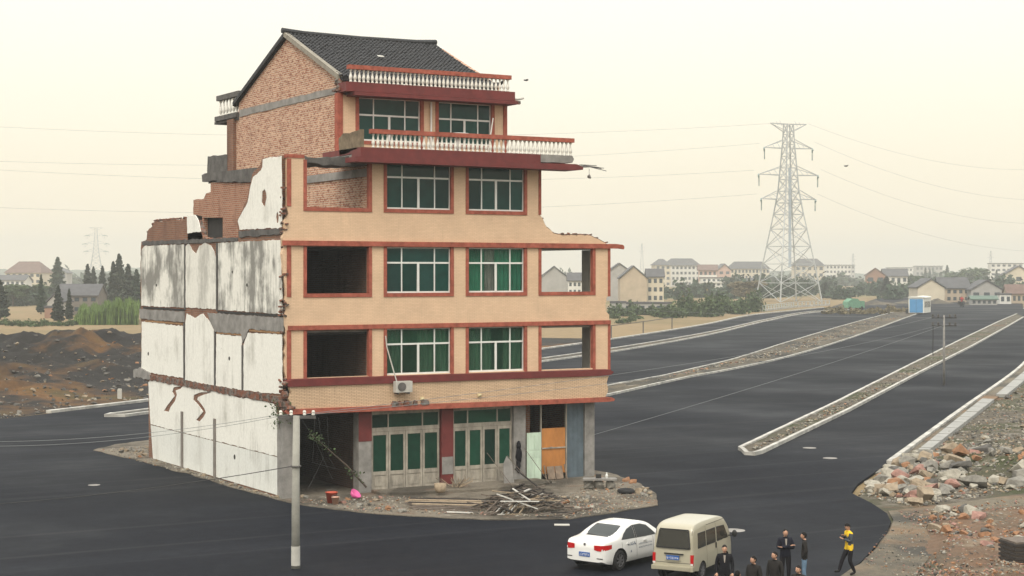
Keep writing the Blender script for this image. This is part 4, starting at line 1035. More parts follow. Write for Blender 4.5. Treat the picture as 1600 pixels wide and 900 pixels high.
def far_house(name, label, px, base, wpx, hp, dep, rz, storeys, bays, wall, roof='gable', roofm='far_roof', rise=None, sidebays=0, cat='house', balcony=False, D=None, wz=(.32,.82), side='white', gable_dir='x'):
    """px: column of the wall centre, wpx/hp: size of the front in photo pixels"""
    D = D or yD(base); x, y = at(px, D); W = wpx/F_PX*D; H = hp/F_PX*D; dp = dep*W
    root = empty(name, (x,y,-.14), -YAW+rz, label=label, cat=cat)
    MB().box(-W/2,W/2,0,dp,-.3,H).build('wall', WALL[wall], root)
    if storeys:
        st_ = H/storeys
        for s in range(storeys):
            for b in range(bays):
                bw = W/bays
                link('window', _win, root, (-W/2+bw*(b+.5), -.02, st_*(s+wz[0])), 0, (bw*.55,1,st_*(wz[1]-wz[0])))
            for b in range(sidebays):
                bw = dp/sidebays
                link('window', _win, root, (-W/2-.02, bw*(b+.5), st_*(s+wz[0])), -PI/2, (bw*.4,1,st_*(wz[1]-wz[0])))
                link('window', _win, root, (W/2+.02, bw*(b+.5), st_*(s+wz[0])), PI/2, (bw*.4,1,st_*(wz[1]-wz[0])))
            if balcony: MB().box(-W/2-.1,W/2+.1,-1.2,-.05,st_*s-.1,st_*s+st_*.3).build('balcony', WALL['white'], root)
    r = rise if rise is not None else min(W,dp)*.25; e = .5*D/600
    rm = M[roofm]
    if roof == 'gable' and gable_dir == 'x':      # ridge along the front
        MB().slab([(-e,H-.05),(dp/2,H+r),(dp+e,H-.05),(dp+e,H+.25),(dp/2,H+r+.35),(-e,H+.25)], [], sp_, -W/2-e, W/2+e).build('roof', rm, root)
        MB().slab([(0,H),(dp,H),(dp/2,H+r)], [], sp_, -W/2, W/2).build('gable', WALL[wall], root)
    elif roof == 'gable':
        MB().slab([(-W/2-e,H-.05),(0,H+r),(W/2+e,H-.05),(W/2+e,H+.25),(0,H+r+.35),(-W/2-e,H+.25)], [], fp, -e, dp+e).build('roof', rm, root)
        MB().slab([(-W/2,H),(W/2,H),(0,H+r)], [], fp, 0, dp).build('gable', WALL[wall], root)
    elif roof == 'hip':
        i = min(W,dp)*.35
        MB().add([(-W/2-e,-e,H),(W/2+e,-e,H),(W/2+e,dp+e,H),(-W/2-e,dp+e,H),(-W/2+i,dp/2,H+r),(W/2-i,dp/2,H+r)], [(0,1,5,4),(1,2,5),(2,3,4,5),(3,0,4),(3,2,1,0)]).build('roof', rm, root)
    else:
        MB().box(-W/2-e*.4,W/2+e*.4,-e*.4,dp+e*.4,H,H+.5).build('roof', rm, root)
    return root
R_ = math.radians
# right-hand group
far_house('terrace_house','grey gabled house seen through the third-floor opening',866,470,42,38,.9,R_(0),0,0,'grey',gable_dir='y',rise=3.7,D=560)
far_house('white_house','white house with blue windows seen through the third-floor opening',905,472,34,34,.7,R_(0),3,5,'white',rise=2.5,D=545)
far_house('gabled_house','tall grey gabled house right beside the torn house edge',968,474,36,44,1.2,R_(0),0,0,'grey',gable_dir='y',rise=3.1,D=590)
far_house('gabled_house','tan gabled house behind the grey sheds',990,474,42,38,1.2,R_(0),0,0,'tanb',gable_dir='y',rise=4.0,D=545)
far_house('windowed_house','narrow house with two rows of wide windows beside tan gable',1024,474,26,40,1.0,R_(0),3,3,'cream',rise=2.5,D=548)
far_house('apartment_block','pale four-storey block with grey roof, left of the far blocks',1068,446,52,33,.5,R_(8),4,8,'white',roof='hip',rise=5.0,cat='building',D=1150,sidebays=2)
far_house('apartment_block','end wing of the pale four-storey block, nearer and narrower',1036,446,24,34,1.2,R_(8),4,3,'cream',roof='hip',rise=4.3,cat='building',D=1130)
far_house('row_house','brown-roofed house with white balcony bands between two pale blocks',1106,450,28,30,.8,R_(-4),3,4,'pink',roofm='far_roof_br',balcony=True,rise=3.1,D=950)
far_house('row_house','white balconied house in front of the brown-roofed one',1119,452,44,20,.6,R_(0),3,6,'white',roof='flat',balcony=True,D=880)
far_house('apartment_block','pale block with grey roof and three window rows near the pylon',1172,446,62,28,.4,R_(6),3,11,'cream',roof='hip',rise=5.0,cat='building',D=1150)
far_house('apartment_block','pale pink gable end of the block near the pylon',1132,447,20,26,1.2,R_(6),3,2,'pink',gable_dir='y',rise=4.3,cat='building',D=1120)
far_house('low_house','low tan house under the blocks just left of the pylon',1172,455,36,14,.6,R_(5),1,5,'tanb',rise=2.5,D=820)
far_house('apartment_block','hazy pale block with dark hipped roof behind the pylon',1265,445,46,30,.5,R_(5),3,5,'cream',roof='hip',rise=5.6,cat='building',D=1300)
far_house('apartment_block','long hazy white block with flat roof right of the pylon',1313,443,46,28,.3,R_(4),4,8,'white',roof='flat',cat='building',D=1500)
far_house('brick_house','red-brown house with dark roof behind scrub',1368,455,30,26,.9,R_(-10),2,2,'brick',gable_dir='y',rise=3.7,D=820,roofm='far_roof_br')
far_house('villa','grey-roofed house with pale upper floor right of the brick one',1400,455,36,24,.7,R_(0),2,4,'white',rise=3.7,D=850)
far_house('apartment_block','faint far block above the brick house roofs',1407,440,38,22,.4,0,3,7,'white',roof='flat',cat='building',D=1700)
far_house('apartment_block','faint far block left of the large round tree',1452,440,42,24,.4,0,3,7,'grey',roof='flat',cat='building',D=1750)
far_house('apartment_block','pale six-row block at the right horizon with grey flat roof',1573,445,50,34,.4,R_(-4),5,6,'white',roof='flat',cat='building',D=1250)
far_house('gabled_house','pale gabled house cut by the right picture edge',1592,455,44,28,.8,R_(-8),2,3,'cream',gable_dir='y',rise=4.3,D=800)
far_house('country_house','cream two-storey house with wide dark roof behind the cabin',1455,475,42,24,1.4,R_(0),0,0,'cream',gable_dir='y',rise=2.8,D=540)
far_house('country_house','dark-roofed house front with windows right of the cream gable',1492,474,46,22,.9,R_(0),2,5,'tanb',rise=3.4,D=550)
far_house('country_house','grey gabled house between dark-roofed house and white ruin',1542,475,50,20,.9,R_(0),1,3,'grey',gable_dir='y',rise=3.1,D=545)
far_house('small_ruin','small white roofless ruin with two window holes',1571,474,18,15,.8,R_(0),1,2,'white',roof='flat',cat='ruin',D=520)
far_house('country_house','long low brown-roofed house at the right picture edge',1596,475,44,15,.5,R_(0),1,6,'tanb',rise=2.8,D=530,roofm='far_roof_br')
far_house('shed','low grey shed with green roof before the grey gabled house',1538,477,40,9,.4,R_(0),1,5,'grey',rise=0.9,roofm='green_roof',cat='shed',D=505)
far_house('shed','long low grey shed with pale roof left of the bushes',1010,488,80,16,.2,R_(0),1,6,'grey',roof='flat',roofm='far_roof',cat='shed',D=400)
far_house('shed','pale corrugated shed end beside the torn house edge',966,490,24,19,.4,R_(0),0,0,'grey',roof='flat',cat='shed',D=390)
# left-hand group
far_house('villa','pale villa with big hipped roof at far left',36,452,62,28,.6,R_(-14),3,6,'cream',roof='hip',rise=6.2,cat='house',D=900,roofm='far_roof_br',balcony=False)
far_house('villa','white porch wing with dark openings below the far left villa',16,456,48,18,.5,R_(-10),2,6,'white',rise=2.5,D=840,balcony=True)
far_house('villa','hazy gabled house behind the tall pale conifer',88,448,34,22,.6,R_(-10),2,4,'grey',gable_dir='y',rise=3.7,D=1100)
far_house('farmhouse','dark-roofed farmhouse with pale upper windows behind conifers',120,494,66,30,.7,R_(-4),2,5,'darkgrey',rise=2.5,D=390,wz=(.45,.85))
far_house('farmhouse','grey lean gable wing with red brick base left of the farmhouse',86,496,26,22,1.2,R_(-12),0,0,'grey',gable_dir='y',rise=1.9,D=380)
far_house('brick_shed','small red brick shed beside the field',76,498,14,16,.8,R_(-12),0,0,'brick',roof='flat',cat='shed',D=365)
fx_, fy_ = at(132, 389)
# hills
def hill(px0, px1, D, ytop, seed):
    m = MB()
    def fn(u, v):
        px = lerp(px0,px1,u); x, y = at(px, D+v*500)
        top = (HORIZON-ytop)/F_PX*D+10
        k = math.sin(PI*min(1,max(0,u)))**.7
        h = top*k*(.75+.45*noise.fractal(Vector((u*5,seed,0)),1,2,5))*math.sin(PI*min(1,v*1.0+.02)) 
        return (x,y,h-2)
    return m.grid(fn, 60, 10).build('hill', M['conifer_g'], fix=False, smooth=True, kind='structure')
hill(60,460,2300,402,1.3); hill(820,1500,2350,414,5.1); hill(1200,1900,2300,418,8.7); hill(-300,140,2300,412,3.3)

# ================================================================== pylons, masts
M['steel'] = plain('galvanised_steel', (.42,.44,.44,1), .5, .15, 1, .3)
M['insul'] = plain('green_glass_insulator', (.10,.17,.15,1), .3, .2, 2)
def pylon(px, D, scale, rz, label, name='transmission_tower', detail=True):
    x, y = at(px, D); root = empty(name, (x,y,-.14), rz, label=label, cat='pylon'); root.scale = (scale,)*3
    prof = [(0,8.2),(13,6.4),(30,3.7),(38,2.6),(54,1.5),(61,1.2)]
    hw = lambda z: interp(z, prof)
    cs = [(1,1),(1,-1),(-1,-1),(-1,1)]
    for sx_, sy_ in cs:
        m = MB(); zs = [p[0] for p in prof]
        for a, b in zip(zs, zs[1:]): m.bar((sx_*hw(a),sy_*hw(a),a),(sx_*hw(b),sy_*hw(b),b+.1), .36 if a < 40 else .3)
        m.build('leg', M['steel'], root)
    m = MB(); lv = [0,6.5,13,19,25,30,34,38,42,46,50,54,57.5,61]
    for a, b in zip(lv, lv[1:]):
        for i in range(4):
            p, q = cs[i], cs[(i+1)%4]; ha, hb = hw(a), hw(b); t = .17 if a < 40 else .14
            if a > 0 or True:
                m.bar((p[0]*ha,p[1]*ha,a),(q[0]*hb,q[1]*hb,b),t); m.bar((q[0]*ha,q[1]*ha,a),(p[0]*hb,p[1]*hb,b),t)
            m.bar((p[0]*hb,p[1]*hb,b),(q[0]*hb,q[1]*hb,b),t)
    m.build('bracing', M['steel'], root)
    if detail: MB().box(.2,.9,-.35,.35,12,46).build('cable_duct', plain('duct_steel', (.45,.52,.58,1), .5, .1, 1), root)
    for z, half, ztip in ((60.6,7.2,61.2),(53.5,9.6,52.8),(44.3,11.8,43.6),(36.0,10.8,35.3)):
        w0 = hw(z)
        for sx_ in (-1,1):
            m = MB()
            for sy_ in (-1,1):
                m.bar((sx_*w0,sy_*w0,z+2.2 if z < 60 else z-2.2),(sx_*half,0,ztip),.2); m.bar((sx_*w0,sy_*w0,z-.8 if z < 60 else z+.4),(sx_*half,0,ztip),.22)
            for k in (.3,.55,.8):
                xk = lerp(w0,half,k); m.bar((sx_*xk,-w0*(1-k),lerp(z-.8,ztip,k)),(sx_*xk,w0*(1-k),lerp(z+2.2,ztip,k)),.1)
            m.build('cross_arm', M['steel'], root)
        if z < 60:
            for sx_ in (-1,1):
                for sd in (-1,1):
                    MB().tube([(sx_*half,0,ztip),(sx_*half+sd*4.6*.55,sd*4.2,ztip-.9)], .26, 6).build('insulator', M['insul'], root)
                MB().tube([(sx_*half+sd_*2.5*(1-abs(0)),sd_*4.2,ztip-.9-3.2*(1-(sd_)**2)) for sd_ in (-1,-.6,-.2,.2,.6,1)], .05, 4).build('jumper_wire', M['steel'], root)
                MB().tube([(sx_*half*.98,0,ztip),(sx_*half*.98,0,ztip-4)], .12, 5).build('insulator', M['insul'], root)
    return root
py_ = pylon(1232, 566, .99, -YAW+R_(22), 'tall grey steel lattice pylon beside the new road')
pylon(150, 1500, .82, -YAW+R_(10), 'small hazy lattice pylon far behind the farmhouse conifers', detail=False)
for px, yt, lb in ((1003,380,'faint far lattice mast right of the torn house'),(1333,396,'faint far mast right of the big pylon'),(1548,392,'faint far mast on the right horizon')):
    D = 1500; x, y = at(px, D); h = (HORIZON-yt)/F_PX*D+10
    m = MB()
    for s in (-1,1): m.bar((s*2.2,0,-.2),(s*.3,0,h),.35)
    for k in range(10):
        a, b = k/10, (k+1)/10; wa, wb = lerp(2.2,.3,a), lerp(2.2,.3,b); m.bar((-wa,0,h*a),(wb,0,h*b),.2); m.bar((wa,0,h*a),(-wb,0,h*b),.2)
    for z in (.8,.9): m.bar((-3,0,h*z),(3,0,h*z),.25)
    m.build('lattice_mast', M['steel'], loc=(x,y,0), rot=-YAW, label=lb, cat='mast')
# white railing and low wall near the pylon
def path3(px_list): return [gp(*p) for p in px_list]
rl_pts = dense(path3([(1192,486),(1240,480),(1296,476.5)]), 4)
m = MB()
for a, b in zip(rl_pts, rl_pts[1:]): m.bar((*a,.15),(*b,.15),.5,.6)
rail = m.build('roadside_railing', M['kerb'], label='pale roadside railing on a low wall in front of the pylon', cat='railing')
for a in rl_pts: MB().box(a[0]-.12,a[0]+.12,a[1]-.12,a[1]+.12,.4,1.5).build('post', M['steel'], rail)
m = MB()
for a, b in zip(rl_pts, rl_pts[1:]): m.bar((*a,1.45),(*b,1.45),.12); m.bar((*a,.95),(*b,.95),.08)
m.build('rail', M['steel'], rail)
# field fence
fpts = path3([(955,530),(1005,522),(1050,514)])
fe = empty('field_fence', (*fpts[0],-.14), label='thin post and rail frame at the field edge beyond the road', cat='fence')
for a in fpts: MB().tube([(a[0]-fpts[0][0],a[1]-fpts[0][1],0),(a[0]-fpts[0][0],a[1]-fpts[0][1],2.2)], .09, 6).build('post', M['darkconc'], fe)
m = MB()
for a, b in zip(fpts, fpts[1:]): m.bar((a[0]-fpts[0][0],a[1]-fpts[0][1],2.15),(b[0]-fpts[0][0],b[1]-fpts[0][1],2.15),.1)
m.build('rail', M['darkconc'], fe)
# earth heaps at the road end
for (px,y,wp,hp) in ((1330,478,60,8),(1370,476,70,8),(1465,474,60,7),(1525,476,50,5),(1420,474,60,6)):
    D = yD(y); x, yy = at(px,D); s = wp/F_PX*D/2; h = hp/F_PX*D
    MB().grid(lambda u,v: (x+(u-.5)*2*s, yy+(v-.5)*2*s, h*max(0,1-math.hypot((u-.5)*2,(v-.5)*2))*(1+.5*fr(u*3+px,v*3,1,4))-.16), 20, 20).build('earth_heap', M['median_earth'], fix=False, smooth=True, kind='structure')
# ================================================================== haze
M['haze'] = bpy.data.materials.new('haze_air'); M['haze'].use_nodes = True
ht = M['haze'].node_tree; ht.nodes.clear()
ho = ht.nodes.new('ShaderNodeOutputMaterial'); hv = ht.nodes.new('ShaderNodeVolumePrincipled')
hv.inputs['Color'].default_value = (.68,.71,.71,1); hv.inputs['Density'].default_value = .0004; hv.inputs['Anisotropy'].default_value = .0
ht.links.new(hv.outputs[0], ho.inputs['Volume'])
MB().box(-3000,3000,-3000,3000,-3.2,68).build('haze', M['haze'], kind='stuff')
# ================================================================== vehicles
M['carwhite'] = plain('white_car_paint', (.70,.70,.68,1), .25, .04, .6, 0, 0, .5)
M['vanpaint'] = plain('beige_van_paint', (.36,.335,.25,1), .35, .06, .6, .1, 0, .5)
M['carglass'] = glassmat('car_glass', (.030,.038,.040,1), .88, .04)
M['tyre'] = plain('tyre_rubber', (.018,.018,.019,1), .85, .2, 8); M['rim'] = plain('wheel_rim', (.26,.26,.27,1), .35, .1, 3, .7)
M['redlight'] = plain('red_tail_lamp', (.45,.012,.014,1), .15, .2, 9); M['whitelight'] = plain('clear_lamp', (.6,.6,.58,1), .15, .1, 5)
M['blackplastic'] = plain('black_plastic', (.02,.02,.02,1), .6, .2, 5); M['plate'] = plain('blue_plate', (.03,.10,.33,1), .5, .1, 5); M['ink'] = plain('lettering_grey_blue', (.10,.13,.18,1), .7, .1, 5)
M['inkwhite'] = plain('white_print', (.7,.7,.7,1), .7, .1, 5); M['undercar'] = plain('underbody', (.012,.012,.012,1), .9, .1, 5); M['seat'] = plain('seat_cloth', (.14,.12,.10,1), .9, .2, 5)
for q in ('carwhite','vanpaint'):
    pb = M[q].node_tree.nodes['Principled BSDF']; pb.inputs['Coat Weight'].default_value = .6; pb.inputs['Coat Roughness'].default_value = .05
def car_shell(L, nx, zt, zb, wid, belt, gw, crown):
    """lofted body: section at x from bottom centre, over the flank and the glasshouse to the roof centre"""
    def half(x, z):
        W = wid(x); b = belt(x)
        if z <= b:
            lo = max(0, (.42-z)/.25); t = max(0,(z-.55)/(b-.55))
            return W*(1-.10*min(1,lo)**2) - .035*t*t
        t = (z-b)/max(.05, crown-b)
        return (W-.035)*(1-t) + gw(x)*t - .02*math.sin(PI*min(1,t))*-1
    def section(x):
        top = zt(x); bot = zb(x); e = min(.07, max(.02,(top-bot)*.12)); pts = [(0,bot),(wid(x)*.78,bot)]
        zs = [bot+.03] + [lerp(bot+.03, top-e, k/11) for k in range(1,12)]
        for z in zs: pts.append((half(x,z), z))
        he = half(x, top-e)
        pts += [(he*.965, top-e*.45), (he*.86, top-e*.16), (he*.6, top-e*.05), (he*.3, top-e*.005), (0,top)]
        return pts
    secs = [(x, section(x)) for x in nx]
    k = len(secs[0][1]); m = MB(); n = 2*k-2
    for x, s in secs:
        ring = [(x,y,z) for y,z in s] + [(x,-y,z) for y,z in reversed(s[1:-1])]
        m.v += ring
    for i in range(len(secs)-1):
        for j in range(n):
            a, b = i*n+j, i*n+(j+1)%n; m.f.append((a,b,b+n,a+n)); m.m.append(0)
    m.f.append(tuple(range(n))); m.m.append(0); m.f.append(tuple((len(secs)-1)*n+j for j in reversed(range(n)))); m.m.append(0)
    return m, half
def finish_body(m, name, mat, parent, wheels, wr, wz, warp=None, bevel=True):
    if warp: m.v = [warp(p) for p in m.v]
    o = m.build(name, mat, parent, smooth=True)
    cut = MB()
    for x in wheels:
        n = 28
        for s in (-1,1):
            y0, y1 = (.45, 1.2) if s > 0 else (-1.2,-.45)
            base = len(cut.v)
            for y in (y0,y1):
                for j in range(n): cut.v.append((x+wr*math.cos(2*PI*j/n), y, wz+wr*math.sin(2*PI*j/n)))
            for j in range(n): cut.f.append((base+j, base+(j+1)%n, base+n+(j+1)%n, base+n+j)); cut.m.append(0)
            cut.f.append(tuple(base+j for j in reversed(range(n)))); cut.m.append(0); cut.f.append(tuple(base+n+j for j in range(n))); cut.m.append(0)
    c = cut.build('cutter', M['undercar'], parent)
    md = o.modifiers.new('arch', 'BOOLEAN'); md.operation = 'DIFFERENCE'; md.object = c; md.solver = 'EXACT'
    o.data.materials.append(M['undercar'])
    dg = bpy.context.evaluated_depsgraph_get()
    me = bpy.data.meshes.new_from_object(o.evaluated_get(dg)); o.modifiers.clear(); o.data = me
    bpy.data.objects.remove(c)
    for p in me.polygons: p.use_smooth = True
    me.set_sharp_from_angle(angle=math.radians(42))
    return o
def wheel(parent, x, y, r, side, wd=.19):
    s = side
    def lat(prof, mat, name, par, n=28):
        m = MB(); k = len(prof)
        for rr_, yy in prof:
            for j in range(n): m.v.append((rr_*math.cos(2*PI*j/n), yy*s, rr_*math.sin(2*PI*j/n)))
        for i in range(k-1):
            for j in range(n):
                a, b = i*n+j, i*n+(j+1)%n; m.f.append((a,b,b+n,a+n)); m.m.append(0)
        m.f.append(tuple(range(n))); m.m.append(0); m.f.append(tuple((k-1)*n+j for j in range(n))); m.m.append(0)
        return m.build(name, mat, par, smooth=False)
    t = lat([(r*.6,-wd/2),(r*.93,-wd/2),(r,-wd*.3),(r,wd*.3),(r*.93,wd/2),(r*.66,wd/2),(r*.62,wd*.35)], M['tyre'], 'wheel', parent)
    t.location = (x, y, r)
    lat([(r*.62,wd*.2),(r*.64,wd*.44),(r*.58,wd*.42),(r*.55,wd*.25)], M['rim'], 'rim', t)
    for k in range(7):
        a = 2*PI*k/7; MB().bar((.03*math.cos(a),wd*.38*s,.03*math.sin(a)),(r*.6*math.cos(a),wd*.40*s,r*.6*math.sin(a)),.05,.035,up=(0,1,0)).build('spoke', M['rim'], t)
    lat([(r*.16,wd*.2),(r*.15,wd*.46),(r*.05,wd*.48)], M['rim'], 'hub', t, 12)
    return t
def side_panel(half, poly, off, side, warp=None, n=7):
    """glass in a side outline (x,z), laid on the flank"""
    # outline is a quad-like loop: lower edge then upper edge, same count
    lo, up = poly; m = MB()
    def f(u, v):
        def along(l):
            k = u*(len(l)-1); i = min(int(k), len(l)-2); return (lerp(l[i][0],l[i+1][0],k-i), lerp(l[i][1],l[i+1][1],k-i))
        a, b = along(lo), along(up); x, z = lerp(a[0],b[0],v), lerp(a[1],b[1],v)
        p = (x, side*(half(x,z)+off), z); return warp(p) if warp else p
    return m.grid(f, 12, n)
def strokes(m, mp, w_, h, rnd, n=5):
    """unreadable small print: a few thin strokes filling a character cell"""
    for i in range(n):
        if rnd.random() < .55:
            z = rnd.uniform(.08,.92)*h; a = rnd.uniform(0,.25)*w_; b = rnd.uniform(.7,1)*w_; t = h*.055; q = [(a,z-t),(b,z-t),(b,z+t),(a,z+t)]
        else:
            x = rnd.uniform(.1,.9)*w_; a = rnd.uniform(0,.3)*h; b = rnd.uniform(.65,1)*h; t = w_*.06; q = [(x-t,a),(x+t,a),(x+t,b),(x-t,b)]
        m.add([mp(*p) for p in q], [(0,1,2,3)])

# ---- white sedan
rc = random.Random(5)
cyaw = R_(21.5)
car = empty('parked_car', (2.0,-21.45,0), cyaw, label='white sedan parked in front of the house, lettering on its side', cat='car')
L_ = 4.42
zt = lambda x: sinterp(x, [(0,.78),(.03,.92),(.12,1.03),(.45,1.075),(.72,1.10),(1.05,1.235),(1.45,1.40),(1.85,1.465),(2.25,1.475),(2.65,1.43),(3.05,1.22),(3.42,1.01),(3.8,.94),(4.15,.84),(4.36,.70),(4.42,.58)])
zb = lambda x: sinterp(x, [(0,.34),(.25,.24),(.6,.2),(3.7,.2),(4.15,.22),(4.42,.32)])
wid = lambda x: sinterp(x, [(0,.70),(.10,.79),(.35,.845),(1.0,.865),(2.2,.87),(3.4,.86),(3.95,.82),(4.25,.72),(4.42,.60)])
belt = lambda x: sinterp(x, [(0,.93),(1,.965),(2.5,.93),(3.5,.88),(4.42,.8)])
gwf = lambda x: sinterp(x, [(0,.62),(1,.585),(2,.60),(3,.60),(4.4,.6)])
xs = [0,.015,.04,.08,.13,.2,.3]+[.4+i*.1 for i in range(38)]+[4.25,4.32,4.37,4.40,4.42]
m, half = car_shell(L_, xs, zt, zb, wid, belt, gwf, 1.47)
finish_body(m, 'body', M['carwhite'], car, (.86,3.50), .405, .34)
MB().box(.5,4.0,-.7,.7,.2,.3).build('underbody', M['undercar'], car)
for x in (.86,3.50):
    for s in (-1,1):
        wheel(car, x, s*.775, .33, s); MB().box(x-.4,x+.4,s*.44-.02,s*.44+.02,.1,.62).build('wheel_well', M['undercar'], car)
for s in (-1,1):
    rear = ([(.98,1.0),(1.3,.985),(1.78,.975)], [(1.18,1.17),(1.45,1.305),(1.80,1.385)])
    front = ([(1.88,.972),(2.4,.955),(3.08,.955)], [(1.90,1.388),(2.3,1.385),(2.62,1.31)])
    for pl in (rear, front): side_panel(half, pl, .006, s).build('side_window', M['carglass'], car, smooth=True, fix=False)
    b = MB()
    for pa, pb in (((1.83,.97),(1.85,1.39)),): pass
    side_panel(half, ([(1.79,.97),(1.87,.97)],[(1.81,1.385),(1.89,1.388)]), .007, s).build('pillar', M['blackplastic'], car, fix=False)
    for x in (1.84, 2.86, 1.0):
        side_panel(half, ([(x,.34),(x+.012,.34)],[(x-.02,.93),(x-.008,.93)]), .003, s).build('door_seam', M['blackplastic'], car, fix=False)
    for x in (1.35, 2.35): MB().obox((x,s*(half(x,.84)+.02),.84),(.09,0,0),(0,.014,0),(0,0,.016)).build('door_handle', M['carwhite'], car)
    ml = MB().ball((3.0,s*.97,1.0),(.07,.11,.07),10,6).bar((3.02,s*.83,.96),(3.0,s*.93,.98),.04).build('mirror', M['carwhite'], car, smooth=True)
    # wrap-round tail lamp
    def lampf(u, v, s=s):
        a = u
        if a < .45: y = lerp(.40,half(0,.85),a/.45); x = .036
        else: t = (a-.45)/.55; x = .40*t**1.3; y = half(x,.85)
        z = lerp(.72+.14*max(0,u-.6)+.1*max(0,.25-u), .91-.05*max(0,.3-u), v)
        if a < .45: return (x-.05, s*y, z)
        return (x, s*(y+.012), z)
    MB().grid(lampf, 16, 4).build('tail_lamp', M['redlight'], car, smooth=True, fix=False)
    MB().obox((.02,s*.60,.76),(.012,0,0),(0,.13,0),(0,0,.025)).build('reversing_lamp', M['whitelight'], car)
    MB().obox((.005,s*.62,.47),(.02,0,0),(0,.11,0),(0,0,.012)).build('bumper_reflector', M['undercar'], car)
def deck(x0, x1, w0, w1, nu=10, off=.008):
    def f(u, v):
        x = lerp(x0,x1,u); e = .002; dz = (zt(x+e)-zt(x-e))/(2*e); nn = math.hypot(1,dz); y = lerp(-1,1,v)*lerp(w0,w1,u)
        return (x-dz/nn*off, y, zt(x)+off/nn-.035*(y/.6)**4*.5-.004)
    return MB().grid(f, nu, 12)
deck(.70, 1.44, .60, .50).build('rear_window', M['carglass'], car, smooth=True, fix=False)
deck(2.62, 3.36, .52, .64).build('windscreen', M['carglass'], car, smooth=True, fix=False)
pl8 = MB().box(-.02,.02,-.22,.22,.50,.64).build('number_plate', M['plate'], car)
mm = MB()
for i in range(7): strokes(mm, lambda a, b, i=i: (-.023, .20-i*.058-a, .52+b), .045, .09, rc, 5)
mm.build('plate_lettering', M['inkwhite'], pl8, fix=False)
MB().box(.015,.03,-.26,.26,.655,.68).build('boot_handle', M['carwhite'], car)
MB().slab([(.045*math.cos(a*PI/8),.90+.045*math.sin(a*PI/8)) for a in range(16)], [], lambda a,b,t:(t,a,b), .0, .03).build('badge', M['rim'], car)
mm = MB(); yy = lambda x, z: -(half(x,z)+.006)
for i in range(4): strokes(mm, lambda a, b, i=i: (1.30+i*.13+a, yy(1.3+i*.13,.76+b), .745+b), .11, .13, rc, 8)
for r_ in range(2):
    for i in range(11): strokes(mm, lambda a, b, i=i, r_=r_: (1.95+i*.075+a, yy(1.95+i*.075,.72-r_*.1+b), .715-r_*.11+b), .06, .065, rc, 6)
strokes(mm, lambda a, b: (1.45+a, yy(1.45,.55+b), .52+b), .09, .09, rc, 9)
mm.build('door_lettering', M['ink'], car, fix=False)

# ---- beige microvan
van = empty('parked_van', (3.50,-24.42,0), R_(32), label='beige microvan parked beside the white sedan, seen from behind', cat='van')
vzt = lambda x: sinterp(x, [(0,1.60),(.06,1.74),(.25,1.83),(1.0,1.88),(2.2,1.87),(2.75,1.80),(3.05,1.60),(3.4,1.22),(3.62,1.02),(3.74,.80)])
vzb = lambda x: sinterp(x, [(0,.36),(.4,.30),(3.3,.30),(3.74,.34)])
vw = lambda x: sinterp(x, [(0,.69),(.08,.725),(.4,.745),(2.6,.745),(3.3,.72),(3.74,.60)])
vb = lambda x: 1.05
vg = lambda x: sinterp(x, [(0,.60),(1,.625),(3,.61),(3.7,.58)])
xs = [0,.02,.05,.1,.16,.25,.35]+[.5+i*.12 for i in range(26)]+[3.6,3.66,3.70,3.74]
m, vh = car_shell(3.74, xs, vzt, vzb, vw, vb, vg, 1.86)
def vwarp(p):
    x, y, z = p; k = max(0, 1-x/.6); return (x + k*.16*max(0,(z-.95)/.9) - k*.02, y, z)
finish_body(m, 'body', M['vanpaint'], van, (.72,2.85), .33, .29, vwarp)
MB().box(.3,3.5,-.6,.6,.28,.36).build('underbody', M['undercar'], van)
for x in (.72,2.85):
    for s in (-1,1): wheel(van, x, s*.66, .285, s, .16); MB().box(x-.36,x+.36,s*.42-.02,s*.42+.02,.1,.58).build('wheel_well', M['undercar'], van)
M['vanglass'] = glassmat('van_glass', (.045,.045,.038,1), .80, .05)
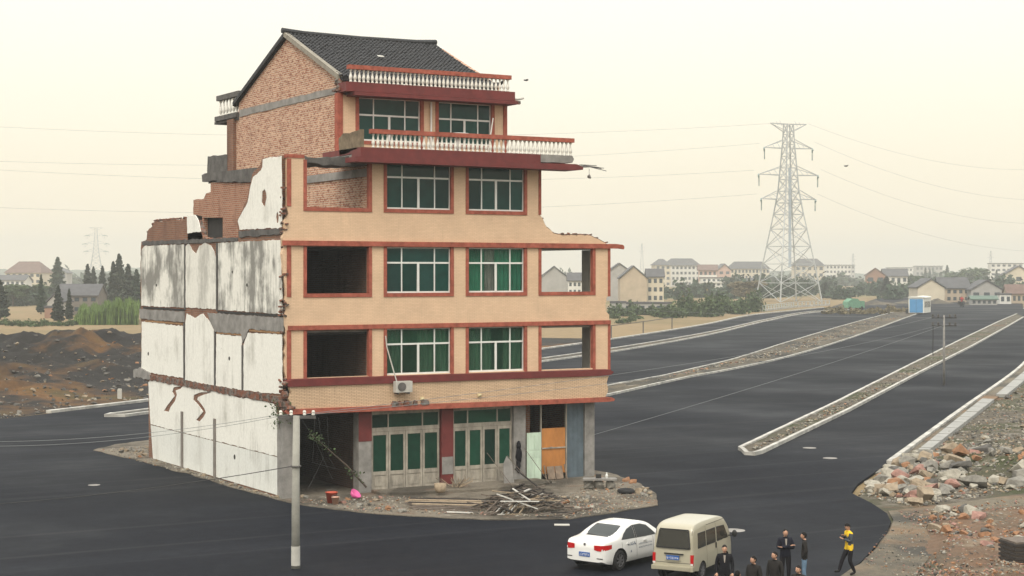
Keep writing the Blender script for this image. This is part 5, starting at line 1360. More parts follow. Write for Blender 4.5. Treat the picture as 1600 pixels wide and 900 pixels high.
for s in (-1,1):
    for lo, up in (([(.38,1.06),(1.05,1.06)],[(.42,1.52),(1.05,1.52)]), ([(1.17,1.06),(1.95,1.06)],[(1.17,1.52),(1.95,1.52)]), ([(2.1,1.06),(2.5,1.06),(3.12,1.06)],[(2.1,1.52),(2.4,1.52),(2.78,1.49)])):
        w_ = side_panel(vh, (lo,up), .006, s, vwarp).build('side_window', M['vanglass'], van, smooth=True, fix=False)
        e = .035
        q = MB()
        A, B, C_, D_ = lo[0], lo[-1], up[-1], up[0]
        for a, b in ((A,B),(B,C_),(C_,D_),(D_,A)): q.bar(vwarp((a[0],s*(vh(*a)+.004),a[1])), vwarp((b[0],s*(vh(*b)+.004),b[1])), .03, .012, up=(0,1,0))
        q.build('window_seal', M['blackplastic'], w_)
    for x in (1.11, 2.03): side_panel(vh, ([(x,.36),(x+.014,.36)],[(x,1.68),(x+.014,1.68)]), .003, s, vwarp).build('door_seam', M['blackplastic'], van, fix=False)
    side_panel(vh, ([(.45,.98),(3.3,.98)],[(.45,1.0),(3.3,1.0)]), .003, s, vwarp).build('body_crease', M['vanpaint'], van, fix=False)
    side_panel(vh, ([(1.2,1.70),(2.9,1.70)],[(1.2,1.715),(2.9,1.715)]), .003, s, vwarp).build('roof_gutter', M['blackplastic'], van, fix=False)
    MB().obox((1.93,s*(vh(1.93,.95)+.02),.95),(.018,0,0),(0,.014,0),(0,0,.09)).build('door_handle', M['blackplastic'], van)
    MB().ball((3.16,s*.93,1.18),(.06,.09,.12),10,6).bar((3.12,s*.72,1.1),(3.16,s*.9,1.14),.04).build('mirror', M['blackplastic'], van, smooth=True)
    MB().obox((.01,s*.655,.72),(.035,0,0),(0,.05,0),(0,0,.17)).build('tail_lamp', M['redlight'], van)
    MB().obox((.006,s*.655,.58),(.037,0,0),(0,.045,0),(0,0,.03)).build('reversing_lamp', M['whitelight'], van)
def vr(y, z, off=-.012): return (.16*max(0,(z-.95)/.9)-.02+off, y, z)
m = MB().slab([(-.56,1.10),(.56,1.10),(.50,1.60),(.44,1.645),(-.44,1.645),(-.50,1.60)], [], lambda a,b,t: vr(a,b,t), -.012, -.004)
m.build('rear_window', M['vanglass'], van)
m = MB()
for a, b in (((-.58,1.08),(.58,1.08)),((.58,1.08),(.5,1.64)),((.5,1.66),(-.5,1.66)),((-.5,1.64),(-.58,1.08))): m.bar(vr(*a,-.008), vr(*b,-.008), .04, .02, up=(1,0,0))
m.build('window_seal', M['blackplastic'], van)
MB().box(-.10,.05,-.72,.72,.36,.50).box(-.13,-.1,-.6,.6,.38,.48).build('bumper', M['vanpaint'], van)
vp = MB().box(-.045,-.02,-.22,.22,.70,.84).build('number_plate', M['plate'], van)
mm = MB()
for i in range(7): strokes(mm, lambda a, b, i=i: (-.048, .20-i*.058-a, .72+b), .045, .09, rc, 5)
mm.build('plate_lettering', M['inkwhite'], vp, fix=False)
MB().box(-.04,.0,-.36,.30,.87,.91).build('plate_lamp_bar', M['blackplastic'], van)
MB().box(-.03,-.015,-.27,.27,.66,.70).build('plate_frame', M['vanpaint'], van)
for y0 in (-.66,.66): MB().bar((-.024,y0*.97,.55),vr(y0*.94,1.66,-.004),.012,.012).build('door_seam', M['blackplastic'], van)
MB().box(-.024,-.01,-.64,.64,.60,.612).build('door_seam', M['blackplastic'], van)
for (x,y) in ((2.3,.33),(2.3,-.33),(1.3,0)):
    MB().box(x-.06,x+.06,y-.24,y+.24,.7,1.32).box(x,x+.45,y-.24,y+.24,.5,.72).build('seat', M['seat'], van)
# front wheel-side guard and white stripe on the nose
def fdeck(x0, x1, w0):
    def f(u, v):
        x = lerp(x0,x1,u); y = lerp(-1,1,v)*w0; return (x+.012, y, vzt(x)+.006-.02*(y/.6)**4)
    return MB().grid(f, 8, 10)
fdeck(2.95, 3.42, .56).build('windscreen', M['vanglass'], van, smooth=True, fix=False)

# ---- blue and white cabin on the median end, far motorcycle rider, green cart
x, y = gp(1433, 491)
cab = empty('portable_cabin', (x,y,0), -YAW-R_(24), label='white box cabin with blue end standing on the median end', cat='cabin')
M['cabwhite'] = plain('cabin_white', (.66,.66,.60,1), .6, .12, 1); M['cabblue'] = plain('cabin_blue', (.07,.24,.46,1), .5, .12, 1)
MB().box(-2.0,1.6,0,9.0,.3,3.9).build('wall', M['cabwhite'], cab)
MB().slab([(-2.2,3.9),(1.8,3.9),(1.6,4.15),(-.2,4.3),(-2.0,4.15)], [], fp, -.2, 9.2).build('roof', M['cabwhite'], cab)
MB().box(-1.75,1.35,-.08,0,.4,3.6).build('door', M['cabblue'], cab)
MB().box(-.22,-.18,-.1,-.08,.4,3.6).build('door_seam', M['blackplastic'], cab)
for k in range(7): MB().box(1.6,1.66,.8+k*1.15,1.3+k*1.15,1.6,3.0).build('window', M['far_win'], cab)
MB().box(-2.6,-2.0,-.6,.3,.1,1.2).build('fuel_box', M['blackplastic'], cab)
# ================================================================== people
SKIN = plain('skin', (.44,.25,.165,1), .6, .08, 9); HAIR = plain('black_hair', (.012,.011,.011,1), .5, .2, 20, spec=.08); SHOE = plain('dark_shoe', (.02,.019,.018,1), .5, .2, 9, spec=.08)
BLACK = plain('black_jacket_cloth', (.014,.014,.017,1), .85, .3, 7, spec=.08); NAVY = plain('navy_suit_cloth', (.016,.017,.026,1), .8, .3, 7, spec=.08); CHAR = plain('charcoal_jacket_cloth', (.024,.022,.021,1), .8, .3, 7, spec=.08)
JEAN = plain('blue_jeans', (.12,.19,.27,1), .9, .25, 8, spec=.08); TROU = plain('dark_trousers', (.014,.013,.016,1), .85, .3, 7, spec=.08); YELLOW = plain('yellow_jacket_cloth', (.72,.47,.03,1), .75, .15, 5, spec=.08); GREYCL = plain('grey_jacket_panel', (.06,.07,.085,1), .8, .2, 6, spec=.08)
SHIRT = plain('grey_shirt', (.30,.27,.24,1), .85, .2, 6, spec=.08); EYE = plain('eye_dark', (.01,.01,.01,1), .3, .1, 9); LIP = plain('lip', (.26,.10,.08,1), .6, .1, 9)
def person(x, y, face, label, h=1.72, arms='down', legs='stand', top=BLACK, bottom=TROU, head_tilt=0, head_turn=0, sleeve=None, lean=0, z=0):
    """local frame: +y is where the person faces, +x the person's right"""
    root = empty('person', (x,y,z), face, label=label, cat='person', group=None)
    k = h/1.72
    J = {'pel':(0,0,.95),'waist':(0,.005,1.08),'chest':(0,.01+lean*.5,1.28),'neck':(0,-.005+lean,1.46),'head':(0,.01+lean,1.53)}
    for s, n in ((1,'r'),(-1,'l')):
        J['sh'+n] = (s*.185, -.005+lean, 1.405); J['hip'+n] = (s*.095,0,.90)
        if arms == 'down': e, w_ = (s*.245,-.01,1.13), (s*.235,.07,.90)
        elif arms == 'pocket': e, w_ = (s*.265,-.06,1.14), (s*.185,.05,.95)
        elif arms == 'crossed': e, w_ = (s*.255,.06,1.13), (-s*.12,.165,1.20+.025*s)
        elif arms == 'hold': e, w_ = (s*.24,.04,1.15), (s*.02,.20,1.26+.05*s)
        J['el'+n] = e; J['wr'+n] = w_
        if legs == 'stand': kn, an, toe = (s*.105,.02,.49), (s*.11,-.02,.085), (s*.13,.15,.03)
        else:
            if s > 0: kn, an, toe = (.10,.20,.53), (.10,.33,.13), (.105,.50,.13)
            else: kn, an, toe = (-.09,.02,.48), (-.095,-.16,.10), (-.10,.02,.03)
        J['kn'+n], J['an'+n], J['to'+n] = kn, an, toe
    B = [('pel','waist','b'),('waist','chest','t'),('chest','neck','t'),('neck','head','s')]
    for n in 'rl': B += [('chest','sh'+n,'t'),('sh'+n,'el'+n,'a'),('el'+n,'wr'+n,'a'),('pel','hip'+n,'b'),('hip'+n,'kn'+n,'b'),('kn'+n,'an'+n,'b'),('an'+n,'to'+n,'f')]
    Rr = {'pel':(.165,.12),'waist':(.155,.115),'chest':(.17,.125),'neck':(.058,.06),'head':(.055,.06)}
    for n in 'rl': Rr.update({'sh'+n:(.078,.078),'el'+n:(.056,.056),'wr'+n:(.042,.042),'hip'+n:(.10,.11),'kn'+n:(.072,.075),'an'+n:(.055,.06),'to'+n:(.042,.035)})
    names = list(J); me = bpy.data.meshes.new('body')
    me.from_pydata([J[n] for n in names], [(names.index(a),names.index(b)) for a,b,_ in B], []); me.update()
    o = bpy.data.objects.new('body', me); COL.objects.link(o)
    o.modifiers.new('skin','SKIN').use_smooth_shade = True
    for i, n in enumerate(names): me.skin_vertices[0].data[i].radius = Rr[n]; me.skin_vertices[0].data[i].use_root = (n == 'pel')
    sb = o.modifiers.new('sub','SUBSURF'); sb.levels = 2; sb.render_levels = 2
    dg = bpy.context.evaluated_depsgraph_get(); bm_ = bpy.data.meshes.new_from_object(o.evaluated_get(dg))
    bpy.data.objects.remove(o)
    m = MB(); m.v = [tuple(v.co) for v in bm_.vertices]
    cls = {'b':1,'t':0,'a':4 if sleeve else 0,'s':2,'f':3}
    segs = [(Vector(J[a]), Vector(J[b]), c) for a,b,c in B]
    for p in bm_.polygons:
        c = p.center; best = min(segs, key=lambda q: (c-(q[0]+(q[1]-q[0])*max(0,min(1,(c-q[0]).dot(q[1]-q[0])/max(1e-6,(q[1]-q[0]).length_squared))))).length)
        mi = cls[best[2]]
        if mi == 2 and c.z < 1.49: mi = 0
        if mi == 1 and c.z > .86 and c.z > .80: mi = 0 if c.z > .84 else 1      # jacket hem below the waist
        if mi == 0 and c.z > 1.495 and abs(c.x) < .075: mi = 2
        if mi == 3 and c.z > .16 and legs == 'stand': mi = 1
        m.f.append(tuple(p.vertices)); m.m.append(mi)
    # hands: palm, four unequal bent fingers, thumb from the side of the palm
    for s, n in ((1,'r'),(-1,'l')):
        if arms == 'pocket': continue
        w_, e = Vector(J['wr'+n]), Vector(J['el'+n]); d = (w_-e).normalized(); side = d.cross(Vector((0,0,1)));
        side = side.normalized() if side.length > .3 else Vector((0,1,0)); nrm = side.cross(d)
        m.ball(w_+d*.06, (.042,.02,.055), 8, 6, 2, Matrix((side,nrm,d)).transposed())
        for q, L1 in enumerate((.068,.078,.074,.058)):
            b = w_+d*.10+side*(.03-q*.02); m.tube([b, b+d*L1*.55-nrm*.006*s, b+d*L1*.85-nrm*.025*s], [.0095,.009,.007], 5, 2)
        b = w_+d*.045+side*.04; m.tube([b, b+d*.03+side*.022, b+d*.06+side*.022], [.011,.010,.008], 5, 2)
    # head with nose, ears, eyes, mouth
    hc = Vector((0,.03+lean,1.615)); rot = Matrix.Rotation(head_turn,3,'Z') @ Matrix.Rotation(-head_tilt,3,'X')
    hv0 = len(m.v); m.ball((0,0,0), (.075,.093,.117), 14, 10, 2)
    for i in range(hv0, len(m.v)):
        vx, vy, vz = m.v[i]
        if vz < -.03: vx *= 1-.9*(-vz-.03)*2; vy = vy*(1-(-vz-.03)*1.5)+.01
        m.v[i] = (vx,vy,vz)
    m.add([(-.008,.088,.03),(.008,.088,.03),(.016,.090,-.022),(-.016,.090,-.022),(0,.115,-.015)], [(0,4,1),(1,4,2),(2,4,3),(3,4,0)], 2)
    for s in (-1,1): m.ball((s*.076,-.005,-.005), (.01,.02,.032), 6, 5, 2); m.ball((s*.03,.083,.012), (.013,.008,.006), 6, 4, 5)
    m.ball((0,.083,-.058), (.026,.009,.007), 8, 4, 6)
    for i in range(hv0, len(m.v)): m.v[i] = tuple(rot @ Vector(m.v[i]) + hc)
    m.v = [(a*k,b*k,c*k) for a,b,c in m.v]
    m.build('body', [top,bottom,SKIN,SHOE,sleeve or top,EYE,LIP], root, smooth=True)
    hm = MB().ball((0,-.012,.022), (.082,.095,.108), 14, 10)
    keep = MB(); keep.v = hm.v
    for f in hm.f:
        c = sum((Vector(hm.v[i]) for i in f), Vector())/len(f)
        if not (c.y > .035 and c.z < .062) and c.z > -.075: keep.f.append(f); keep.m.append(0)
    keep.v = [tuple((rot @ Vector(p)*rk.uniform(.985,1.03) + hc)*k) for p in keep.v]
    keep.build('hair', HAIR, root, smooth=True)
    # collar
    MB().tube([Vector((.07*math.cos(a*PI/8), lean+.068*math.sin(a*PI/8), 1.475+.012*math.sin(a*PI/8)))*k for a in range(17)], .017*k, 6).build('collar', top, root, smooth=True)
    if top is NAVY or top is BLACK:
        MB().add([Vector(p)*k for p in ((-.035,.118+lean,1.44),(.035,.118+lean,1.44),(.012,.146,1.22),(-.012,.146,1.22))], [(0,1,2,3)]).build('shirt_front', SHIRT, root, fix=False)
    return root
toC = PI - YAW                       # rotation that faces the camera
face_left = PI/2 - YAW               # faces picture left
def foot(px, ytop, h): return gp(px, ytop, h)
x, y = foot(1227,827,1.74); person(x,y,toC+.05,'man in navy suit standing with crossed arms, tallest of the back pair',1.74,'crossed',top=NAVY)
x, y = foot(1257,832,1.68); person(x,y,face_left-.15,'person in dark jacket and blue jeans turned left beside the man with crossed arms',1.68,'pocket',top=CHAR,bottom=JEAN)
x, y = foot(1327,818,1.70); pw = person(x,y,face_left+.25,'person in yellow and grey jacket striding left with head bent down',1.70,'hold','walk',top=YELLOW,head_tilt=.55,lean=.03,sleeve=GREYCL)
x, y = foot(1132,852,1.72); person(x,y,toC-.1,'man in open black jacket facing the camera beside the van',1.72,'down',top=BLACK)
x, y = foot(1178,869,1.70); person(x,y,toC-.75,'man in dark jacket looking left, lowest of the three front men',1.70,'down',top=CHAR,head_turn=-.35)
x, y = foot(1211,862,1.72); person(x,y,toC-.7,'man in plain dark jacket in front of the man with crossed arms',1.72,'down',top=CHAR,head_turn=-.3)
x, y = foot(1248,884,1.66); person(x,y,toC-.6,'person whose face alone shows at the bottom edge below the jeans',1.66,'down',top=CHAR,head_turn=-.2)
x, y = foot(1152,892,1.66); person(x,y,toC+2.6,'person whose black hair alone shows at the bottom edge',1.66,'down',top=BLACK)
# far motorcyclist in red
x, y = gp(1503, 480)
mc = empty('motorcycle', (x,y,0), -YAW+PI, label='far small motorcycle with panniers coming along the new road', cat='motorcycle')
mc.scale = (2.1,)*3
for yy in (-.6,.6):
    MB().tube([(0,yy+.3*math.cos(a*PI/6),.3+.3*math.sin(a*PI/6)) for a in range(13)], .06, 6).build('wheel', M['tyre'], mc)
MB().box(-.12,.12,-.45,.4,.4,.75).box(-.42,-.15,-.6,-.15,.35,.8).box(.15,.42,-.6,-.15,.35,.8).bar((-.35,.45,1.0),(.35,.45,1.0),.05).bar((0,.6,.3),(0,.42,1.0),.07).build('frame', M['blackplastic'], mc)
RED = plain('red_jacket_cloth', (.42,.03,.03,1), .8, .2, 6)
rp = person(x,y,-YAW+PI,'far small rider in red on the motorcycle',1.7,'hold',top=RED); rp.scale = (1.9,)*3; rp.location.z = .0
# ================================================================== poles, wires, yard clutter
M['pole'] = plain('concrete_pole', (.30,.295,.26,1), .9, .25, 2); M['wire'] = plain('wire_black', (.03,.03,.03,1), .7, .1, 2); M['wiregrey'] = plain('wire_grey', (.20,.21,.21,1), .6, .1, 2)
WOOD = plain('weathered_wood', (.13,.105,.085,1), .9, .45, 4, 0, .3); WOODL = plain('pale_wood', (.33,.26,.18,1), .85, .4, 4, 0, .3); WHITEW = plain('white_painted_wood', (.55,.54,.50,1), .7, .25, 4); DARKW = plain('charred_wood', (.035,.03,.027,1), .9, .4, 4)
px_, py_y = gp(462, 888)
pole = empty('utility_pole', (px_,py_y,0), 0, label='grey concrete utility pole in front of the house corner', cat='pole')
MB().tube([(0,0,-.1),(0,0,2.5),(.03,0,5.15)], [.15,.135,.115], 14).build('shaft', M['pole'], pole, smooth=True)
MB().tube([(0,0,.1),(0,0,.75)], [.153,.151], 14).build('painted_base', M['lightconc'], pole)
MB().obox((.05,0,5.1),(.62*VR[0],.62*VR[1],0),(0,.05,0),(0,0,.05)).build('crossarm', M['darkconc'], pole)
for t in (-.55,-.2,.25,.55): MB().lathe([(.03,0),(.06,.03),(.05,.09),(.065,.12),(.04,.18)], (.05+t*VR[0],t*VR[1],5.15), 8).build('insulator', M['balu'], pole)
MB().tube([(0.17*math.cos(a*PI/6),.17*math.sin(a*PI/6),3.45) for a in range(13)], .03, 5).build('clamp', M['darkconc'], pole)
x2, y2 = gp(1475, 602)
p2 = empty('utility_pole', (x2,y2,0), -YAW, label='thin utility pole with two crossarms standing by the kerbed island', cat='pole')
MB().tube([(0,0,-.1),(0,0,6.2)], [.12,.08], 10).build('shaft', M['concrete'], p2, smooth=True)
for z in (5.95,5.25): MB().box(-1.1,1.1,-.06,.06,z-.05,z+.05).build('crossarm', M['wire'], p2)
for z in (6.0,5.3):
    for t in (-1.0,-.5,.5,1.0): MB().lathe([(.05,0),(.11,.05),(.09,.14),(.11,.2),(.06,.28)], (t,0,z), 7).build('insulator', M['darkconc'], p2)
MB().tube([(-.95,.05,5.2),(-.98,.05,3.0),(-.95,.05,2.6)], .04, 5).build('down_lead', M['wire'], p2)
def wire(a, b, sag, r, mat, label, n=18):
    pts = [(lerp(a[0],b[0],i/n), lerp(a[1],b[1],i/n), lerp(a[2],b[2],i/n)-sag*4*(i/n)*(1-i/n)) for i in range(n+1)]
    MB().tube(pts, r, 5).build('overhead_wire', mat, label=label, cat='wire')
hd = lambda px, py, D: (*at(px,D), 10+(HORIZON-py)/F_PX*D)
wire(hd(-40,690,62), (px_-.5*VR[0],py_y-.5*VR[1],5.2), .25, .008, M['wiregrey'], 'upper grey wire crossing the white side wall to the near pole')
wire(hd(-40,697,62), (px_-.2*VR[0],py_y-.2*VR[1],5.2), .3, .008, M['wiregrey'], 'lower grey wire crossing the white side wall to the near pole')
wire(hd(-40,790,58), (px_-.15,py_y,3.45), .15, .014, M['wire'], 'low black cable strung left from the near pole clamp')
wire((px_+.3*VR[0],py_y+.3*VR[1],5.2), (x2-1.0*VR[0],y2-1.0*VR[1],6.0), .5, .009, M['wiregrey'], 'upper wire from the near pole past the shopfronts to the far pole')
wire((px_+.6*VR[0],py_y+.6*VR[1],5.2), (x2-.5*VR[0],y2-.5*VR[1],5.3), .7, .009, M['wiregrey'], 'lower wire from the near pole past the shopfronts to the far pole')
wire((x2,y2,6.0), (*gp(860,520),5), .6, .012, M['wiregrey'], 'thin wire running left from the far pole over the new road')
wire((13.2,-.4,1.55), (*gp(1475,602),5.3), .2, .012, M['wiregrey'], 'thin pale wire leaving the orange board towards the far pole')
ty = at(1232,566)
def sky_wire(px0, y0, D0, px1, y1, D1, sag, lab): wire(hd(px0,y0,D0), hd(px1,y1,D1), sag, .032, M['wiregrey'], lab, 24)
for i, (yl, yt_, xt, lab) in enumerate(((195,193,1203,'top'),(250,224,1187,'second'),(262,266,1178,'third'),(322,303,1183,'lowest'))):
    sky_wire(-60, yl, 520, xt, yt_, 566, 4, f'{lab} power line running left from the big pylon behind the house')
for i, (yt_, xt, yr, lab) in enumerate(((193,1262,262,'top'),(222,1273,312,'second'),(265,1283,348,'third'),(303,1277,392,'lowest'))):
    sky_wire(xt, yt_, 566, 1660, yr, 720, 6, f'{lab} power line running right from the big pylon')
# birds
BIRD = plain('bird_dark', (.02,.02,.02,1), .8, .2, 9)
def bird(px, py, D, label, s=1.0):
    x, y, z = hd(px,py,D)
    b = empty('bird', (x,y,z), -YAW+.6, label=label, cat='bird'); b.scale = (s,)*3
    MB().tube([(-.2,0,0),(-.1,0,.02),(.05,0,.03),(.16,0,.05),(.22,0,.06)], [.02,.05,.06,.045,.015], 8).build('body', BIRD, b, smooth=True)
    for q in (-1,1): MB().add([(-.06,0,.04),(.08,0,.04),(.06,q*.2,.12),(-.02,q*.36,.05),(-.08,q*.18,.10)], [(0,1,2,4),(4,2,3)]).build('wing', BIRD, b, fix=False)
bird(822,126,95,'small dark bird flying beside the roof balustrade',.75); bird(1322,260,160,'small dark bird flying right of the pylon',1.1)

# ---- terrace and clutter before the doors
ter = MB().slab(ragged([(4.2,-.15),(4.1,-1.3),(5.5,-1.9),(8.5,-2.3),(12.0,-2.2),(13.0,-1.4),(12.8,-.15)],.06,.5,rk), [], UP, .0, .16).build('terrace_slab', M['gravel'], label='cracked concrete terrace slab before the two shopfronts', cat='terrace')
def plank(parent, a, b, wd, th, mat, name='plank'): return MB().bar(a, b, wd, th).build(name, mat, parent)
sc_ = empty('scrap_heap', (0,0,0), label='heap of broken window frames and timber in front of the terrace', cat='scrap heap')
rs = random.Random(9)
hc_ = gp(815, 800); hx, hy = hc_
ex, ey = VR      # across the picture
for i in range(110):
    t = rs.gauss(0,1.0); q = rs.gauss(0,.7); L = rs.uniform(.5,1.9); a = rs.gauss(0,.6)
    cx, cy = hx+ex*t*1.0-VD[0]*q*.9, hy+ey*t*1.0-VD[1]*q*.9; zc = max(.12, 1.15-.38*abs(t)-.25*abs(q)) * rs.uniform(.3,1.0)
    dz = rs.gauss(0,.22); dx, dy = math.cos(a)*ex-math.sin(a)*ey, math.cos(a)*ey+math.sin(a)*ex
    p, q2 = (cx-dx*L/2,cy-dy*L/2,max(.06,zc-dz*L/2)), (cx+dx*L/2,cy+dy*L/2,max(.06,zc+dz*L/2))
    plank(sc_, p, q2, rs.uniform(.04,.13), rs.uniform(.02,.05), rs.choice([WOOD,WOOD,DARKW,DARKW,DARKW,WOOD,WHITEW,WOODL]))
# leaning window frames in the heap
for k, (pxk, mt) in enumerate(((755,WOOD),(772,WHITEW),(790,WOODL))):
    fx, fy = gp(pxk, 806); 
    fr_ = empty('window_frame', (fx,fy,.04), -YAW+.1*k, label=('bare wooden window frame leaning at the left of the scrap heap','white-slatted window frame lying against the scrap heap','tan-panelled old window frame lying on the scrap heap')[k], cat='window frame')
    up = Vector((.55,.75,.42)).normalized()*1.15; rgt = Vector((.55,0,0))
    for a, b in ((Vector(), up),(rgt, rgt+up),(rgt*.5, rgt*.5+up)): MB().bar(a,b,.05,.05).build('stile', mt, fr_)
    for t in (.02,.5,.98): MB().bar(up*t,up*t+rgt,.05,.05).build('rail', mt, fr_)
# stacked boards left of the heap
bs = empty('board_stack', (0,0,0), label='stack of long grey boards lying left of the scrap heap', cat='boards')
for i in range(11):
    a, b = gp(640+rs.uniform(-8,8), 797-i*1.3), gp(752+rs.uniform(-12,8), 800-i*1.4)
    plank(bs, (*a,.06+.035*(i%5)), (*b,.06+.035*(i%5)), .2, .035, rs.choice([WOOD,WOOD,DARKW,WOODL]))
# long poles lying on the heap
for a, b, lb in (((805,765),(880,797),'long dark pole sticking out of the right side of the scrap heap'),((770,778),(850,770),'dark pole lying across the back of the scrap heap')):
    A, B_ = gp(*a), gp(*b); MB().tube([(*A,.95 if a[0]==805 else .3),(*B_,.15)], .04, 7).build('wooden_pole', DARKW, label=lb, cat='pole')
# stone table, rocks, basket, buckets, pink basin
x, y = gp(936, 765)
st_ = empty('stone_table', (x,y,.03), -YAW, label='rough stone slab on boulders at the right house corner', cat='stone table')
MB().slab(ragged([(-.75,-.35),(.8,-.3),(.75,.35),(-.7,.3)],.04,.25,rs), [], UP, .42, .5).build('top', M['concrete'], st_)
for q in (-.5,0,.5): MB().ball((q,0,.2),(.24,.24,.24),8,6,jit=.2,rnd=rs).build('boulder', RM[0], st_)
MB().lathe([(.05,0),(.07,.12),(.03,.2),(.03,.26)], (.35,0,.5), 8).build('white_bottle', M['alu'], st_); MB().box(-.15,.1,-.1,.1,.5,.68).build('dark_box', M['dark'], st_)
x, y = gp(552, 780)
MB().lathe([(.12,0),(.2,.05),(.26,.22),(.24,.22),(.18,.06)], (0,0,0), 14).build('plastic_basin', plain('pink_plastic', (.62,.10,.30,1), .4, .15, 4), loc=(x,y,.12), rot=(.6,.5,0), label='pink plastic basin tipped on the rubble by the left pillar', cat='basin', smooth=True)
for i, (pxk, pyk, c, lb) in enumerate(((518,787,(.42,.07,.035,1),'red plastic bucket at the open ground-floor bay'),(524,789,(.5,.30,.22,1),'small pale bucket in front of the red bucket'))):
    x, y = gp(pxk,pyk); b = empty('bucket', (x,y,.03), 0, label=lb, cat='bucket'); s = (.30,.2)[i]
    mt = plain('bucket_plastic_%d' % i, c, .45, .15, 4)
    MB().lathe([(.6*s,0),(.85*s,1.5*s),(.92*s,1.5*s),(.92*s,1.6*s),(.8*s,1.58*s),(.56*s,.1*s)], n=14).build('shell', mt, b, smooth=True)
    MB().tube([(.88*s*math.cos(a*PI/8),0,1.5*s+.5*s*math.sin(a*PI/8)) for a in range(9)], .012, 5).build('handle', M['darkconc'], b)
x, y = gp(688, 775)
MB().lathe([(.17,0),(.25,.1),(.28,.4),(.26,.4),(.2,.08)], n=14).build('wicker_basket', WOODL, loc=(x,y,.16), label='brown wicker basket between the two shopfronts', cat='basket', smooth=True)
br = empty('brushwood_bundle', (*gp(712,768),.16), -YAW, label='bundle of dry brushwood leaning by the second shopfront', cat='brushwood')
for i in range(40): 
    a = rs.uniform(-.8,.8); MB().tube([(a*.3,rs.uniform(-.2,.2),.05),(a*1.0+rs.uniform(-.3,.3),rs.uniform(-.3,.3),rs.uniform(.15,.5))], .012, 4).build('twig', rs.choice([WOODL,WOOD]), br)
x, y = gp(795,760)
MB().slab([(-.25,0),(.3,0),(.26,.95),(0,1.25),(-.2,.9)], [], fp, 0, .05).build('leaning_panel', M['concrete'], loc=(x,y,.15), rot=(-.15,0,0), label='grey panel leaning before the rightmost shop door', cat='panel')
cx, cy = 11.95, -.1
m = MB().ball((cx,cy,1.75),(.12,.1,.22),8,6,jit=.15,rnd=rs).ball((cx,cy,1.3),(.17,.1,.4),9,7,jit=.12,rnd=rs).ball((cx-.03,cy,.8),(.12,.09,.35),8,6,jit=.12,rnd=rs)
m.build('hanging_coat', BLACK, label='black coat hanging on the grey pillar left of the mint door', cat='coat', smooth=True)
sk = empty('tools', (0,0,0), label='thin sticks leaning near the mint door', cat='sticks')
for a, b in (((804,768),(799,1.5)),((838,766),(820,1.3)),((862,763),(848,1.6))):
    A = gp(*a); MB().tube([(*A,.1),(A[0]+.1,-.1,b[1])], .014, 6).build('stick', WOOD, sk)
# rocks and rubble round the house foot
zy = lambda x, y: .03
put_rocks([(170,706),(232,697),(262,728),(230,722)], 26, .1, .3, [4,4,5,1,1,0], yard, zy)
put_rocks([(262,727),(434,779),(434,782),(300,743)], 30, .06, .2, [4,4,5,1,1,0], yard, zy)
put_rocks([(452,782),(560,798),(640,803),(600,780),(480,775)], 30, .08, .26, [3,3,5,4,2,2], yard, zy)
put_rocks([(870,795),(930,800),(920,780),(880,775)], 18, .08, .26, [3,3,3,3,1,3], yard, zy)
put_rocks([(930,745),(1000,757),(1024,778),(985,775),(925,770)], 34, .08, .34, [5,4,4,1,3,0], yard, zy)
debris('loose_gravel', [(450,784),(560,800),(890,811),(960,801),(1026,788),(1020,772),(930,742),(900,770),(760,785),(600,775)], 2600, .015, .09, RM, zy, yard, [4,5,4,1.5,1.5,1.5])
debris('loose_gravel', [(155,703),(232,697),(300,735),(434,779),(434,782),(300,743),(215,722)], 600, .02, .09, RM, zy, yard, [4,5,4,1,1.5,0])
x, y = gp(978,772); MB().tube([(.3*math.cos(a*PI/6),.3*math.sin(a*PI/6),.1) for a in range(13)], .1, 8).build('old_tyre', M['tyre'], loc=(x,y,.04), label='old black tyre lying on gravel right of the house', cat='tyre', smooth=True)
# uprooted branch with leaves across the open bay, vine on the corner
bt = empty('fallen_branch', (0,0,0), label='leafy broken branch leaning across the open ground-floor bay', cat='branch')
P = [(3.6,-.9,.4),(2.7,-.8,1.4),(1.8,-.7,2.2),(1.0,-.6,2.9)]
MB().tube(P, [.05,.04,.03,.015], 6).build('stem', M['bark'], bt)
m = MB()
for i in range(120):
    k = rs.choice([rs.gauss(.22,.07), rs.gauss(.75,.12), rs.gauss(.95,.06)]); k = min(.999,max(0,k))*3; j = int(k); a, b = P[j], P[min(3,j+1)]
    leafquad(m, tuple(lerp(a[q],b[q],k-j)+rs.gauss(0,.13) for q in range(3)), rs.uniform(.04,.09), rs)
m.build('leaves', M['leaf'], bt, fix=False)
for i in range(4): MB().tube([(rs.uniform(.6,2.4),-.5,3.6),(rs.uniform(.8,2.6),-.6,rs.uniform(1.5,2.6)),(rs.uniform(.8,3.2),-.6,rs.uniform(.3,1.4))], .008, 4).build('twig', M['wire'], bt)
vn = empty('hanging_vine', (0,0,3.9), label='green creeper hanging from the torn corner above the near pole', cat='creeper')
m = MB()
for i in range(260): 
    t = rs.random(); leafquad(m, (-.05+rs.gauss(0,.16), .2+rs.gauss(0,.35), .3-t*1.3*rs.random()+rs.gauss(0,.08)), rs.uniform(.04,.08), rs)
m.build('leaves', M['leaf'], vn, fix=False); MB().tube([(-.05,.2,.3),(-.08,.3,-.3),(-.06,.25,-.8)], .015, 5).build('stem', M['bark'], vn)
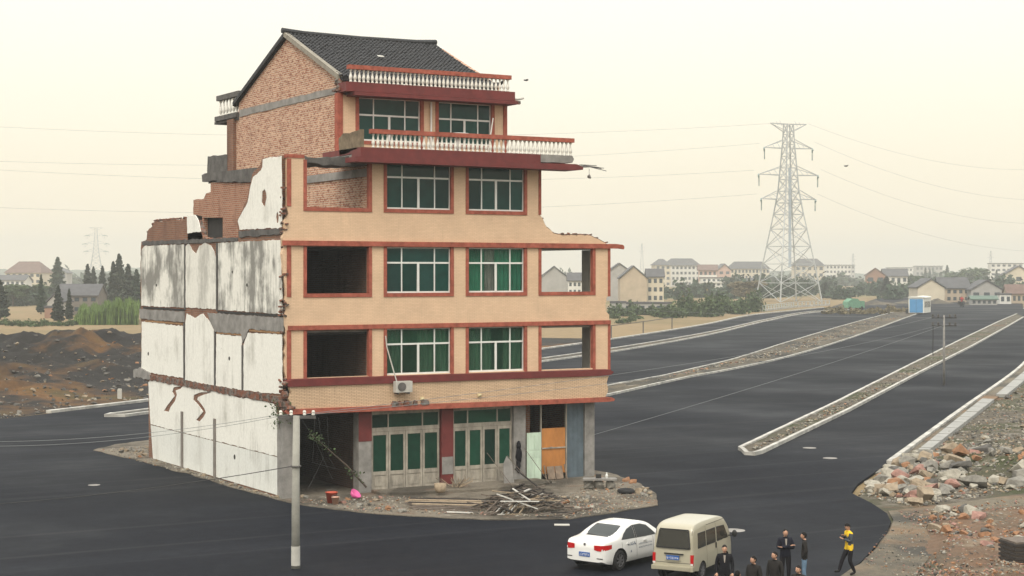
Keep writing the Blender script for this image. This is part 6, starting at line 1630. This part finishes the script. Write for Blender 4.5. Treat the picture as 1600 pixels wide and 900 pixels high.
# manhole covers and paint marks on the asphalt
for i, (a, b, rx, lb) in enumerate(((1265,700,.38,'left of two pale manhole lids by the island nose'),(1297,716,.38,'right of two pale manhole lids by the island nose'),(1146,829,.45,'large pale manhole lid behind the van'),(147,758,.28,'small pale manhole lid on the left asphalt'))):
    x, y = gp(a,b); o = MB().lathe([(rx,0),(rx,.02),(rx*.93,.028),(rx*.9,.02),(.02,.024)], n=28).build('manhole_cover', M['concrete'], loc=(x,y,-.008), label=lb, cat='manhole cover')
x, y = gp(878,821); MB().box(-.3,.3,-.14,.14,0,.04).build('pale_board', M['lightconc'], loc=(x,y,.004), rot=-YAW, label='pale board lying on the asphalt left of the sedan roof', cat='board')
# boards at lower right, marker post at left bank, green cart
x, y = gp(1592, 878); bd = empty('board_pile', (x,y,0), -YAW+.2, label='pile of dark formwork boards at the right bottom edge', cat='boards')
for i in range(5): MB().box(-.45,1.1,-.6,.6,.02+i*.15,.11+i*.15).build('board', DARKW, bd); MB().box(-.4,1.0,-.55,.55,.11+i*.15,.17+i*.15).build('spacer', WOOD, bd)
x, y = gp(187,622); MB().box(-.16,.16,-.1,.1,0,.75).slab([(-.16,.75),(.16,.75),(.11,.85),(-.11,.85)],[],fp,-.1,.1).build('marker_stone', M['lightconc'], loc=(x,y,max(0,zl(x,y))-.1), rot=-YAW, label='small white marker stone at the foot of the spoil bank', cat='marker stone')
x, y = gp(1331,484); gc = empty('green_truck', (x,y,0), -YAW+.5, label='small green tarpaulin-covered truck at the far road edge', cat='truck')
GREEN = plain('green_tarpaulin', (.12,.26,.17,1), .7, .3, 2)
MB().slab([(-2.2,.5),(2.2,.5),(2.2,2.0),(1.2,2.9),(-.6,3.0),(-2.0,2.2)],[],fp,-1,1.2).build('load_cover', GREEN, gc); MB().box(2.3,3.6,-.9,1.1,.5,2.3).build('cab', GREEN, gc)
for q in (-1.4,2.6): MB().tube([(q,-1.1,.45),(q,-.8,.45)], .45, 14).build('wheel', M['tyre'], gc)
